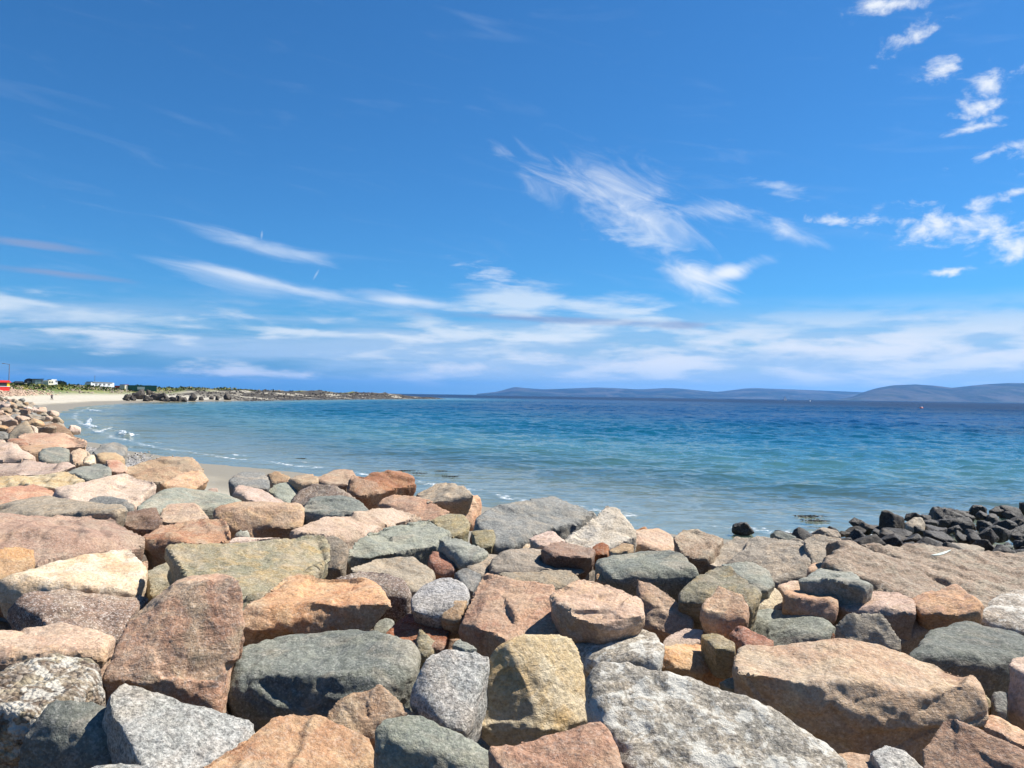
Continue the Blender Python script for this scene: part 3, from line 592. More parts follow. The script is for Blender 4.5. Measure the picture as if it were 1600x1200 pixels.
# second rank, middle left
B('pink', 'squared pink block with a flat pale top', '337,795 350,790 375,786 450,789 473,789 452,796 400,798 357,799', '470,825 450,838 425,838 390,836 365,828 343,813', rnd=0.12, chips=3)
B('palepink', 'cream pink wedge leaning on the squared pink block', '365,764 375,758 412,765 432,775 450,786 412,787 400,780 380,770', '405,790 380,787 368,775', rnd=0.15)
B('grey', 'mottled grey boulder on the crest beside small tan stones', '355,750 378,735 398,736 412,737 421,747 410,754 380,756', '420,762 400,764 368,764', rnd=0.5)
B('tan', 'small tan stone on the crest next to the mottled grey boulder', '417,741 432,735 455,742 450,752 425,755', rnd=0.4, drop=1.55)
B('greygreen', 'speckled grey green stone between the purplish boulder and the cream pink wedge', '417,763 435,754 458,752 468,760 462,772 440,775', '450,787 432,780', rnd=0.3)
B('tan', 'low tan boulder on the crest between two other tan stones', '450,748 465,740 490,739 500,745 490,753 468,756', rnd=0.5, drop=1.52)
B('tan', 'larger tan boulder touching the rusty red brown block', '490,748 510,737 525,732 548,731 557,742 545,750 530,755 500,752', '545,758 520,764', rnd=0.35)
B('rust', 'rusty red brown squared block standing out on the crest', '545,750 560,740 600,736 625,736 645,744 600,747 562,749', '649,755 648,768 637,775 600,781 582,792 562,777 542,764', rnd=0.12, drop=1.45, chips=4)
B('purplebrown', 'rounded purplish grey boulder behind a dark grey green stone', '452,782 467,765 490,754 525,757 545,767 570,785 583,794 550,793 500,787', '540,800 470,800', rnd=0.5, drop=1.45)
B('greydark', 'dark grey green stone with a shaded front beside the squared pink block', '487,776 525,775 557,780 575,795 562,801 530,802 500,792', '580,799 525,810 487,820 470,822 472,797', rnd=0.25)
B('palepink', 'long pale pink slab partly under the grey green slab', '457,833 500,815 575,800 615,794 637,797 655,807 612,813 575,825 557,836 525,835 495,834', '557,842 525,840 470,842', rnd=0.15)
B('pink', 'knobbly pink boulder below the rusty red brown block', '595,778 612,773 652,775 675,787 707,797 700,803 670,806 650,801 620,797', '670,812 640,806 600,799 588,789', rnd=0.3)
B('greytan', 'flat grey tan boulder on the crest right of the rusty block', '650,767 682,754 712,754 735,766 712,773 687,776', '738,774 707,787 695,792 670,784', rnd=0.35, drop=1.48)
B('tanorange', 'small upright orange brown block beside the big dark grey slab', '703,780 725,771 747,774 752,778 735,783 715,784', '746,805 737,818 730,812 705,799', rnd=0.1, chips=3, drop=1.45)
B('greygreen', 'pale grey green slab tilted with a dark underside', '570,830 590,822 620,815 650,810 672,809 687,822 700,835 682,840 670,847 625,850 595,850 562,855 547,862', '675,853 650,867 612,877 575,881 562,878 545,868', rnd=0.2, drop=1.42)
B('olive', 'olive grey stone behind the pale grey green slab', '672,812 700,801 725,801 737,815 735,823 712,830 694,822', '725,832 705,838', rnd=0.45, drop=1.52)
B('greygreen', 'narrow pale grey green stone at the end of the tilted slab', '685,838 700,836 722,840 765,865 745,868 722,858', '740,876 722,884 700,874', rnd=0.15)
B('rust', 'small rounded rust brown stone below the tilted grey green slab', '667,873 677,860 700,865 712,878 700,884 680,880', '711,892 695,899 680,897', rnd=0.5)
B('olive', 'large flat olive slab with a golden rough edge', '257,862 267,852 300,847 350,843 400,839 457,836 500,836 514,848 508,860 480,870 440,888 420,898 395,925 372,948 320,935 285,890 297,877', '517,870 514,897 470,903 440,908 405,930 385,950', rnd=0.2, ratio=1.25)
B('olive', 'smaller olive step at the back corner of the large olive slab', '228,890 267,875 293,880 275,897 235,908', '235,930 262,920', rnd=0.3)
B('greytan', 'grey brown stone at the right end of the large olive slab', '503,840 525,836 540,847 544,857 534,870 512,862', '532,888 520,900 510,890', rnd=0.35, drop=1.55)
B('palepink', 'thin pale pink slab behind the large olive slab', '352,845 387,837 442,837 400,842', rnd=0.2, th=0.3)
B('greygreen', 'little grey green stone under the squared pink block', '364,836 375,826 388,828 393,837 378,840', rnd=0.5)
B('greytan', 'greyish pink rounded granite behind the white grey boulder', '548,888 585,872 625,870 650,872 675,892 680,900 655,912 620,902 590,892', '660,922 642,934', rnd=0.4)
B('purplebrown', 'reddish brown slab behind the large orange tan boulder', '520,900 565,887 600,892 632,907 605,914 560,910', '642,935 643,957 620,967 600,962 585,925', rnd=0.15)
B('tanorange', 'large orange tan boulder with a flat pinkish top', '377,955 400,940 445,907 462,902 525,904 565,906 545,917 500,935 457,950 412,955', '577,912 590,925 606,942 607,952 592,967 572,992 545,987 510,989 472,993 400,990 376,982', rnd=0.18)
B('whitegrey', 'smooth whitish grey boulder with dark flecks', '640,932 660,912 682,900 702,899 725,908 738,922 725,938 697,950 665,948', '735,940 697,969 670,966 643,956', rnd=0.75)
B('grey', 'dark speckled stone behind the whitish grey boulder', '708,897 725,885 752,897 747,915 728,915', '742,924 722,918', rnd=0.3)
B('tan', 'small squared tan stone propped on the whitish grey boulder', '691,939 720,934 731,938 716,946', '722,964 710,974 691,967', rnd=0.2, drop=1.42, chips=3)
B('rust', 'brown rusty rock with a grey patch behind the pointed sliver', '600,995 622,967 640,956 660,959 687,969 707,974 700,990 680,1000 640,1000', '690,1012 650,1010', rnd=0.35, drop=1.62)
B('olive', 'thin pointed sliver of stone standing upright', '650,1005 657,981 672,997 688,1012 668,1018', '665,1026 652,1018', rnd=0.05, tilt=55, drop=1.55, chips=2)
B('greygreen', 'small pale stone tucked by the corner of the orange tan boulder', '577,991 592,970 605,964 617,969 608,985 592,994', rnd=0.3, drop=1.6)
B('greydark', 'big flat topped dark grey boulder with pale patches', '362,1020 380,1005 437,994 500,987 545,986 600,997 647,1007 660,1022 645,1045 600,1050 565,1047 535,1052 510,1057 475,1047 417,1047 377,1037', '645,1065 628,1098 560,1113 500,1123 400,1137 372,1112 362,1072', rnd=0.22)
B('tan', 'tan pyramid shaped stone in front of the flat topped dark boulder', '505,1122 525,1105 550,1080 575,1065 590,1070 615,1090 630,1107 655,1114 610,1120 585,1132', '582,1162 550,1150 520,1137', rnd=0.2, tilt=42, drop=1.5)
B('lightgrey', 'tall rounded blue grey granite boulder beside the yellow cream faced boulder', '660,1032 672,1020 690,1012 712,1010 745,1015 768,1025 752,1055 742,1085 728,1120 690,1070', '725,1142 700,1140 680,1124 640,1113 632,1095 640,1065', rnd=0.65, tilt=35, drop=1.45)
B('greygreen', 'small pale stone resting behind the tall blue grey boulder', '706,1010 710,1000 722,998 745,1012 725,1018', rnd=0.4, drop=1.55)
B('tanorange', 'broad orange speckled boulder in front of the tan pyramid shaped stone', '313,1195 350,1160 387,1145 407,1135 430,1118 460,1112 490,1117 525,1135 575,1152 590,1170 603,1188 560,1215 450,1240 330,1235', rnd=0.3, tilt=18, th=0.5)
B('greygreen', 'smooth green grey boulder beside the broad orange speckled boulder', '582,1132 600,1117 637,1111 660,1111 700,1135 725,1142 762,1165 780,1182 788,1200 750,1182 682,1180 640,1158', '583,1160 600,1192 610,1225 700,1235 790,1228', rnd=0.55, tilt=22, drop=1.45)
# middle
B('cream', 'big boulder with a bright yellow cream face and brown shaded side', '822,994 872,990 890,997 907,1030 911,1075 914,1127 882,1133 848,1138 826,1092 817,1050 818,1010', '795,1002 768,1022 748,1062 748,1107 742,1142 765,1168 845,1144', rnd=0.28, tilt=46, lean=34, drop=1.45, fk=1.0)
B('pinkbrown', 'pinkish brown flat slab below the yellow cream faced boulder', '768,1165 812,1152 885,1135 945,1123 950,1128 955,1147 970,1172 974,1215 880,1235 790,1225', rnd=0.34, tilt=15, lean=0, th=0.5)
B('lichen', 'huge whaleback boulder blotched with white lichen', '912,1040 940,1025 1000,1030 1050,1045 1100,1062 1163,1080 1215,1093 1270,1120 1311,1140 1338,1170 1330,1235 1150,1260 1000,1250 965,1150 925,1100', rnd=0.75, tilt=24, th=0.7, ratio=1.4, rough=1.2)
B('pink', 'pink diamond shaped slab resting on the golden tan slab', '865,922 900,910 907,905 937,910 970,925 997,937 1003,947 985,962 950,965 912,955 880,940', '1004,963 987,977 962,979 925,972 872,946', rnd=0.15, drop=1.27, lean=5)
B('tanorange', 'golden tan slab with a straight shaded front edge', '722,955 755,900 775,899 810,902 820,912 865,920 900,950 908,980 865,988 800,994 792,975 738,957', '720,970 750,987 798,1003 870,998', rnd=0.12, drop=1.41, lean=-3)
B('purplebrown', 'small purple brown stone under the pink diamond shaped slab', '866,980 872,968 905,968 907,982 885,988', '905,992 885,997', rnd=0.3, drop=1.5)
B('lichen', 'rounded grey boulder behind the huge lichen blotched boulder', '887,1000 912,985 950,980 982,980 1000,976 1022,985 1040,1007 1036,1018 990,1024 937,1024 905,1018', '1032,1037 987,1036 937,1036 910,1040', rnd=0.7)
B('pink', 'pink knobbled boulder beside the pink diamond shaped slab', '995,899 1010,905 1032,917 1055,937 1082,957 1065,967 1030,955 1003,935', '1084,980 1062,989 1037,998 1022,985 1000,977', rnd=0.3, tilt=35)
B('tanorange', 'upright orange brown wedge in front of the dark green boulder', '929,899 950,890 980,885 991,882 994,905 975,910 945,905', '995,932 970,925 937,912', rnd=0.08, tilt=40, drop=1.42, chips=3)
B('greydark', 'smooth dark green grey boulder lying like a barrel', '926,872 950,865 1000,856 1050,857 1075,867 1092,885 1060,880 1000,884 965,888', '1097,897 1084,914 1064,932 1052,935 1032,923 995,905 950,903 926,890', rnd=0.7, drop=1.45)
B('whitecream', 'white cream pointed slab standing on the crest', '882,842 907,820 927,802 945,789 965,795 972,805 975,817 992,830 975,837 945,847 915,854', '991,840 962,852 947,859 912,860', rnd=0.12, tilt=38, drop=1.42, chips=4)
B('grey', 'big dark grey slab with a ridged top on the crest', '737,817 765,797 800,787 840,781 862,780 890,790 925,802 907,812 860,817 825,827 782,845 765,845', '908,820 885,842 850,838 800,853 775,858', rnd=0.18, drop=1.48)
B('pink', 'flat pink slab behind the white cream pointed slab', '988,834 1025,826 1050,835 1067,850 1069,857 1037,857 1012,852', '1060,864 1030,864 990,848', rnd=0.15, drop=1.55)
B('palepink', 'small pale pink stone at the foot of the white cream slab', '827,841 840,832 855,826 870,832 882,843 865,846 845,847', '870,851 845,852', rnd=0.2)
B('rust', 'little rust red stone under the white cream pointed slab', '925,854 937,846 950,850 952,858 935,860', '950,866 932,867', rnd=0.2)
B('tan', 'small tan stone beside the little rust red stone', '950,860 970,848 992,850 983,860 958,864', rnd=0.3)
B('brown', 'shaggy golden brown stone lying above the layered grey slab', '845,858 860,847 880,844 900,850 930,857 915,863 870,863', '925,868 860,868', rnd=0.45)
B('greytan', 'layered grey tan slab with a notched front', '770,870 800,862 840,865 875,864 930,860 922,875 912,882 875,888 850,882 800,878 775,874', '918,892 905,902 875,898 837,894 795,896 768,897', rnd=0.12, strata=2.0)
B('cream', 'small yellow stone behind the layered grey tan slab', '812,862 822,849 840,846 846,858 830,864', rnd=0.4)
B('greytan', 'flat grey slab under the layered grey tan slab', '770,896 800,895 840,897 875,897 903,896 900,906 880,907 850,911 820,907', '900,915 880,920 860,924 840,915 805,907', rnd=0.15, drop=1.62)
B('greytan', 'grey tan block left of the layered slab', '727,880 737,870 750,866 778,866 772,880 750,886', '768,897 755,902 735,892', rnd=0.2)
B('olive', 'olive stone below the big dark grey slab', '737,827 772,827 776,836 770,845 750,843', '768,854 755,859 742,848', rnd=0.4)
# right
B('bedrock', 'olive brown flat rock beside the grey cream slab', '1053,841 1067,827 1091,827 1132,841 1119,858 1098,866 1070,860', '1110,872 1090,876 1068,870', rnd=0.35, drop=1.55)
B('greytan', 'broad grey cream slab beside the huge flat brown rock', '1095,873 1119,863 1132,840 1153,836 1187,841 1215,850 1253,850 1263,863 1268,877 1246,886 1215,893 1195,895 1140,885', '1262,898 1250,907 1215,917 1200,908', rnd=0.2, drop=1.52)
B('greytan', 'grey stone end against the huge flat brown rock', '1256,842 1273,834 1318,843 1322,858 1300,872 1268,874', '1300,880 1268,882', rnd=0.35, drop=1.52)
B('bedrock', 'huge flat brown rock with a white streak of droppings', '1310,850 1335,841 1394,850 1438,848 1490,853 1550,858 1610,863 1680,880 1720,930 1660,945 1600,948 1540,942 1430,942 1394,922 1325,893 1290,880', rnd=0.37, th=0.8, tilt=4, drop=1.41, rough=1.6, strata=2.5)
B('lichen', 'grey lichened boulder at the edge of the huge flat brown rock', '1525,960 1538,942 1565,925 1610,915 1670,925 1680,965 1610,970 1560,968', '1670,995 1600,990 1540,975', rnd=0.6, drop=1.45)
B('greydark', 'large smooth dark grey boulder behind the long tan boulder', '1410,1007 1442,979 1490,965 1514,965 1559,976 1610,988 1670,1002 1620,1020 1540,1005 1480,1005 1432,1015', '1660,1050 1576,1055 1570,1077 1541,1090 1524,1070 1462,1040 1418,1022', rnd=0.75, drop=1.41)
B('palepink', 'pale pink grey stone at the foot of the large smooth dark boulder', '1574,1040 1583,1027 1610,1023 1650,1035 1640,1055 1600,1055', '1650,1115 1610,1125 1576,1108', rnd=0.4, drop=1.42)
B('tan', 'long tan boulder with a deep shaded overhanging front', '1157,1015 1170,1005 1187,1010 1211,1018 1242,1012 1297,1008 1359,1013 1411,1017 1462,1034 1511,1055 1521,1068 1500,1080 1455,1075 1425,1077 1411,1084 1380,1070 1328,1060 1290,1060 1256,1050 1204,1033', '1526,1094 1540,1115 1535,1139 1462,1133 1428,1144 1359,1150 1325,1150 1270,1123 1215,1096 1170,1078 1152,1052', rnd=0.22)
B('pinkbrown', 'pink brown boulder in front of the long tan boulder', '1442,1168 1456,1137 1480,1120 1504,1127 1531,1141 1566,1151 1610,1175 1630,1235 1440,1235', rnd=0.3, tilt=25)
B('tanorange', 'orange tan stone behind the pink brown boulder', '1535,1134 1545,1117 1573,1123 1620,1150 1620,1172 1566,1150', rnd=0.3, drop=1.55)
B('grey', 'small grey stone in the gap under the large smooth dark boulder', '1549,1085 1558,1076 1573,1079 1574,1095 1556,1098', '1572,1112 1556,1114', rnd=0.4, drop=1.6)
B('olive', 'small olive stone at the end of the long tan boulder', '1530,1092 1538,1084 1551,1092 1550,1104 1536,1106', rnd=0.5, drop=1.6)
B('pink', 'rounded pink stone against the huge lichen blotched boulder', '1277,1203 1298,1182 1325,1173 1359,1175 1383,1185 1397,1203 1390,1228 1285,1228', rnd=0.6, drop=1.5)
B('lightgrey', 'speckled blue grey stone between the pink brown and rounded pink stones', '1360,1174 1380,1163 1411,1172 1421,1185 1449,1203 1440,1222 1390,1220', rnd=0.4, drop=1.56)
B('tan', 'tan pink cube tipped on its corner', '1102,945 1108,931 1122,912 1139,917 1160,931 1169,950 1150,957 1122,944', '1167,967 1148,982 1132,991 1112,984 1095,970 1096,955', rnd=0.12, drop=1.42, chips=3)
B('cream', 'small cream tan stone next to the tipped tan pink cube', '1176,940 1184,927 1198,912 1218,921 1225,934 1205,938', '1220,953 1187,957 1174,953', rnd=0.25)
B('pink', 'squared salmon pink block', '1222,930 1229,920 1256,918 1290,923 1308,930 1290,936 1250,934', '1312,950 1305,970 1290,970 1222,955', rnd=0.12, chips=3)
B('palepink', 'pale pink broken slab beside the squared salmon block', '1312,935 1315,921 1322,915 1380,915 1397,924 1425,938 1434,950 1394,946 1373,946 1342,944', '1430,960 1380,956 1352,965 1325,963 1310,947', rnd=0.12)
B('pink', 'long pink block at the edge of the huge flat brown rock', '1425,934 1462,921 1497,914 1531,938 1520,946 1490,932 1455,942', '1537,950 1526,964 1497,968 1469,975 1438,960', rnd=0.12, drop=1.38)
B('greytan', 'grey tan block with a flat face turned to the path', '1304,979 1322,958 1376,955 1390,976 1406,1000 1394,1013 1332,1010 1315,1000', rnd=0.15, tilt=55, drop=1.36)
B('pink', 'pinkish triangular stone leaning on the grey tan block', '1382,951 1387,941 1428,955 1464,972 1428,987 1400,978', '1407,1005 1390,985', rnd=0.15, tilt=40, drop=1.52)
B('greygreen', 'blue grey boulder with a black shaded hollow front', '1148,965 1170,957 1215,953 1256,962 1297,969 1304,982 1270,984 1235,984 1190,970', '1292,997 1243,1010 1211,1018 1187,1003 1148,982', rnd=0.35)
B('rust', 'rust red wedge in front of the tipped cube', '1139,992 1153,976 1181,989 1208,1000 1180,1002', '1207,1015 1167,1010 1150,1016', rnd=0.08, tilt=35, drop=1.5)
B('rust', 'rust red splinter under the blue grey boulder', '1256,1006 1270,996 1297,982 1322,1005 1290,1009', rnd=0.08, tilt=45, drop=1.55)
B('palepink', 'pale pinkish white stone above the orange brown block', '1038,995 1070,982 1101,983 1098,998 1070,1004', '1075,1010 1040,1013', rnd=0.2)
B('olive', 'small olive green stone beside the pale pinkish white stone', '1096,991 1125,989 1149,1003 1125,1006', '1147,1020 1118,1013', rnd=0.3)
B('tanorange', 'orange brown block behind the huge lichen blotched boulder', '1035,1013 1060,1006 1118,1006 1140,1020 1100,1024 1050,1022', '1148,1032 1145,1053 1119,1067 1101,1061 1050,1046 1035,1037', rnd=0.15)
B('olive', 'small yellow olive stone under the left end of the long tan boulder', '1122,1067 1150,1053 1160,1062 1165,1078 1140,1077', rnd=0.2, drop=1.6)
B('greygreen', 'pale blue green pointed stone before the huge flat brown rock', '1249,905 1284,888 1322,889 1359,912 1340,914 1300,905', '1352,918 1311,925 1302,931 1284,918', rnd=0.15, drop=1.33)
B('pink', 'small pink stone behind the pale blue green pointed stone', '1260,890 1270,879 1298,879 1322,889 1284,891', rnd=0.3, drop=1.41)
B('palepink', 'pale grey pink stone behind the squared salmon block', '1215,916 1236,905 1256,906 1292,920 1256,922', '1256,927 1222,929', rnd=0.2)
B('olive', 'tall olive grey boulder behind the tipped tan pink cube', '1065,925 1081,905 1119,881 1139,882 1163,905 1186,918 1181,936 1150,927 1126,915 1095,925', '1170,951 1112,935 1095,958 1081,965 1057,942', rnd=0.35, drop=1.45)
B('greygreen', 'pale green grey stone behind the tall olive grey boulder', '1126,877 1153,874 1177,875 1198,891 1212,915 1188,916 1163,901', '1200,922 1185,924', rnd=0.35, drop=1.5)
# along the bank towards the bend of the beach
B('greytan', 'big grey tan pointed boulder on the far part of the bank', '12,680 22,668 40,655 50,667 55,677 35,682', '55,684 15,690', rnd=0.2, drop=1.6)
B('brown', 'long brown slab sloping down to the sand from the bank', '63,668 85,660 105,670 121,682 95,680', '120,686 95,687 72,676', rnd=0.2, drop=1.75)
B('grey', 'small blue grey stone on the far part of the bank', '42,657 58,652 65,660 60,666 48,666', '60,670 48,669', rnd=0.2, drop=1.62)
# ---------------------------------------------------------------- smaller stones
COLOURS = dict(pink='pink', tan='tan', greytan='grey tan', grey='grey', greygreen='grey green', brown='brown', purplebrown='purple brown', tanorange='orange tan', palepink='pale pink', greydark='dark grey', olive='olive', pinkbrown='pink brown', bedrock='dull brown', wet='wet black', darkbrown='dark brown')
variants = [rand_rock(100 + i, 0.5, rs_.uniform(0.34, 0.5), rs_.uniform(0.26, 0.42), 0.035, 0.15) for i, rs_ in ((i, np.random.RandomState(40 + i)) for i in range(12))]
def variant_mesh(v, mat):
    key = (v, mat)
    if key not in _vm:
        me = variants[v].copy(); me.name = 'stone'; me.materials.clear(); me.materials.append(MATS[mat]); _vm[key] = me
    return _vm[key]
_vm = {}
def stone(mat, loc, size, rz, v, label, cat, group, name='stone', tip=(0, 0), sz=1.0):
    o = link(name, variant_mesh(v, mat)); o.location = loc; o.scale = (size, size, size * sz); o.rotation_euler = (tip[0], tip[1], rz)
    return tag(o, label, cat, group)
# rubble wedged in the gaps of the near bank: keep only what can be seen between the large stones
from mathutils.bvhtree import BVHTree
vs, fs, k0 = [], [], 0
for o in hand:
    n = len(o.data.vertices); a = np.empty(n * 3); o.data.vertices.foreach_get('co', a); vs.append(a.reshape(-1, 3) + np.array(o.location))
    f = np.empty(len(o.data.polygons) * 4, np.int32); o.data.loops.foreach_get('vertex_index', f); fs.append(f.reshape(-1, 4) + k0); k0 += n
bvh = BVHTree.FromPolygons(np.concatenate(vs).tolist(), np.concatenate(fs).tolist())
rk = random.Random(11)
mats_mix = ['pink', 'tan', 'greytan', 'grey', 'greygreen', 'brown', 'purplebrown', 'tanorange', 'palepink', 'greydark', 'olive']
nfill = 0
for row in range(23):
    py = 705 + row * 22.5
    for q in range(27):
        px = -40 + (q + rk.random()) * 1680 / 27; pyj = py + rk.uniform(-8, 8)
        lim = np.interp(px, [-40, 130, 300, 520, 650, 900, 1100, 1300, 1640], [690, 700, 735, 760, 775, 815, 850, 895, 960])
        if pyj < lim: continue
        drop = rk.uniform(2.05, 2.35); p = on_z(px, pyj, EYE.z - drop)
        size = rk.uniform(0.28, 0.62)
        seen = False
        for ex in (-0.6, 0, 0.6):
            for t in range(14):
                tgt = p + Vector((rk.uniform(-0.4, 0.4) * size, rk.uniform(-0.4, 0.2) * size, rk.uniform(-0.1, 0.28) * size)); e = EYE + Vector((ex, 0, 0))
                d = tgt - e; hit = bvh.ray_cast(e, d.normalized(), d.length)
                if hit[0] is None: seen = True; break
            if seen: break
        if not seen: continue
        up = bvh.ray_cast(p + Vector((0, 0, -0.05)), Vector((0, 0, 1)), 0.4)
        mk = rk.choice(mats_mix); stone(mk, (p.x, p.y, p.z - 0.42 * size), size, rk.uniform(0, 6.28), rk.randrange(12), COLOURS[mk] + ' rubble stone wedged low in a gap between the large boulders', 'stone', COLOURS[mk] + ' rubble between the large boulders', tip=(rk.uniform(-0.5, 0.5), rk.uniform(-0.5, 0.5)))
        nfill += 1
print('fillers', nfill)
# back of the bank down to the sand
LB_BACK = 'pale armour stone low at the sandy foot of the bank'
crest = [(14, 12.2), (6, 12.6), (0, 14.5), (-5, 17.5), (-10, 22), (-14.5, 28), (-20.5, 36)]
for (a, b) in zip(crest[:-1], crest[1:]):
    a, b = Vector(a), Vector(b); n = int((b - a).length / 1.1)
    for i in range(n):
        for off in (0.2, -1.0, -2.2):
            nr = Vector((-(b - a).y, (b - a).x)).normalized(); nr = nr if nr.y > 0 else -nr
            p = a.lerp(b, (i + rk.random()) / n) + nr * (off + rk.uniform(-.3, .3)); size = rk.uniform(0.7, 1.2)
            z = float(ground_z(np.array([p.x]), np.array([p.y]))[0][0]); vis = False
            for t2 in range(10):
                tgt = Vector((p.x + rk.uniform(-.4, .4) * size, p.y, z + rk.uniform(0.1, 0.5) * size)); d = tgt - EYE
                if abs(tgt.x / tgt.y) < 0.69 and bvh.ray_cast(EYE, d.normalized(), d.length)[0] is None: vis = True; break
            if vis: stone(rk.choice(['greytan', 'tan', 'palepink', 'pink', 'grey']), (p.x, p.y, z - 0.25 * size), size, rk.uniform(0, 6.28), rk.randrange(12), LB_BACK, 'boulder', 'stones at the foot of the bank', 'boulder', tip=(rk.uniform(-.3, .3), rk.uniform(-.3, .3)))
# the bank curving away along the beach
cnt = 0
for py, xm, w in ((621, 24, 9), (624.5, 40, 10), (628.5, 55, 11), (633, 68, 12), (638, 80, 14), (644, 88, 16), (651, 96, 18), (659, 104, 21), (668, 112, 24), (677, 40, 27)):
    x = -25 + rk.uniform(0, 10)
    while x < xm:
        f = max(0.0, min(1.0, (x - (xm - 45)) / 45)); drop = 1.62 + 0.75 * f * f
        p = on_z(x, py + rk.uniform(-1.5, 1.5), EYE.z - drop); ww = w * rk.uniform(0.85, 1.35); size = ww * 1.15 / FPX * p.y
        if size > 3.2: size = 3.2
        mk = rk.choice(['greytan', 'greytan', 'tan', 'palepink', 'palepink', 'pinkbrown', 'bedrock', 'grey'])
        stone(mk, (p.x, p.y, p.z - 0.45 * size), size, rk.uniform(0, 6.28), rk.randrange(12), COLOURS[mk] + ' armour stone of the bank curving away along the beach', 'boulder', COLOURS[mk] + ' armour stones of the far bank', 'boulder', tip=(rk.uniform(-0.35, 0.35), rk.uniform(-0.35, 0.35)), sz=0.9)
        x += ww * 0.8; cnt += 1
print('bank', cnt)
# black wet rocks piled out into the water
cnt = 0
for row, (py, x0, sz) in enumerate(((862, 1215, 1.0), (852, 1200, 0.95), (842, 1200, 0.95), (832, 1240, 0.9), (822, 1285, 0.9), (812, 1330, 0.9), (802, 1420, 0.9), (794, 1455, 0.85))):
    x = x0 + rk.uniform(0, 15)
    while x < 1760:
        zt = {0: 0.45, 1: 0.55, 2: 0.6, 3: 0.6, 4: 0.5, 5: 0.45, 6: 0.4, 7: 0.3}[row]
        p = on_z(x, py + rk.uniform(-4, 4), zt); size = sz * rk.uniform(0.45, 0.95); w = size * FPX / p.y
        mk = 'wet' if rk.random() < 0.72 else rk.choice(['darkbrown', 'darkbrown', 'greydark', 'greytan'])
        lab = 'wet black rock in the low pile running out into the water' if mk == 'wet' else 'paler dry rock among the wet black rocks by the water'
        sw = 'large ' if size > 0.68 else ('small ' if size < 0.52 else 'middling ')
        stone(mk, (p.x, p.y, zt - 0.5 * size), size, rk.uniform(0, 6.28), rk.randrange(12), sw + lab, 'rock', sw + ('wet black rocks' if mk == 'wet' else 'paler rocks') + ' of the low pile by the water', 'rock', tip=(rk.uniform(-0.6, 0.6), rk.uniform(-0.6, 0.6)), sz=rk.uniform(0.7, 1.05))
        x += w * 0.75; cnt += 1
for (px, py, size, mk, lab) in ((1484, 806, 1.0, 'wet', 'tallest black rock, a peak on the low pile by the water'), (1386, 820, 1.0, 'darkbrown', 'brown topped rock at the water end of the black pile'),
                                (1428, 826, 0.9, 'greytan', 'tan pointed rock beside the brown topped rock in the black pile'), (1395, 836, 0.8, 'darkbrown', 'dark brown block below the brown topped rock')):
    p = on_z(px, py, 0.4); stone(mk, (p.x, p.y, -0.1), size, 0.6, rk.randrange(12), lab, 'rock', None, 'rock', sz=1.25)
p = on_z(1165, 831, 0.05); stone('wet', (p.x, p.y, -0.05), 0.75, 0.2, 3, 'low dark weed covered rock alone at the edge of the water', 'rock', None, 'rock', sz=0.75)
p = on_z(1225, 838, 0.05); stone('wet', (p.x, p.y, -0.05), 0.5, 1.2, 5, 'small wet black rock lying just off the end of the pile', 'rock', None, 'rock', sz=0.8)
# dark boulders on the far beach
for (px, py, size) in ((199, 624, 3.2), (210, 618, 2.8), (222, 616, 2.8), (231, 617, 2.8), (238, 623, 2.4), (218, 624, 3.8), (229, 626, 2.6), (245, 625, 3.6), (254, 626.5, 3.2), (262, 627.5, 2.6), (270, 627, 2.4), (278, 627.5, 3.2), (287, 627.5, 3.0), (301, 626.5, 3.2), (315, 625.5, 2.2), (208, 625, 2.0), (340, 625.5, 2.5), (356, 625, 3.0), (330, 624, 2.0)) + tuple((rk.uniform(196, 262), 0, rk.uniform(1.3, 2.4)) for _ in range(30)):
    if py == 0: py = rk.uniform(np.interp(px, [192, 210, 235, 262], [624, 616, 615, 624]), 627.5)
    d = ray(px, py); best = None; ty = np.arange(120, 330, 2.0) / d.y
    under = np.nonzero(EYE.z + d.z * ty < ground_z(d.x * ty, d.y * ty)[0] + 0.05)[0]
    if len(under): best = EYE + d * float(ty[under[0]])
    q = best or at_depth(px, py, 240)
    stone('darkbrown', (q.x, q.y, q.z - 0.15 * size), size, rk.uniform(0, 6), rk.randrange(12), 'dark brown boulder in the heap on the far white sand', 'boulder', 'dark boulders on the far beach', 'boulder', sz=1.2)
# pale cobbles on the sand, and rubble too far off to count
def scatter(name, mat, pts, kinds=4, label=None, cat=None):
    Vs, Fs, k = [], [], 0
    src = []
    for i in range(kinds):
        rs = np.random.RandomState(200 + i); bm = bmesh.new()
        for _ in range(11):
            d = rs.normal(size=3); d /= np.linalg.norm(d); bm.verts.new(d * (0.5, 0.42, 0.32) * rs.uniform(0.85, 1.1))
        r = bmesh.ops.convex_hull(bm, input=bm.verts[:]); bmesh.ops.triangulate(bm, faces=bm.faces[:])
        bm.verts.ensure_lookup_table(); bm.verts.index_update()
        src.append((np.array([v.co for v in bm.verts]), np.array([[v.index for v in f.verts] for f in bm.faces]))); bm.free()
    for (x, y, z, s_) in pts:
        v, f = src[rk.randrange(kinds)]; a = rk.uniform(0, 6.28); ca, sa = math.cos(a), math.sin(a)
        w = v * s_; w = np.stack([w[:, 0] * ca - w[:, 1] * sa + x, w[:, 0] * sa + w[:, 1] * ca + y, w[:, 2] + z], 1)
        Vs.append(w); Fs.append(f + k); k += len(v)
    o = link(name, mesh_np(name, np.concatenate(Vs), np.concatenate(Fs), False), mat); return tag(o, label, cat, kind='stuff')
pts = []
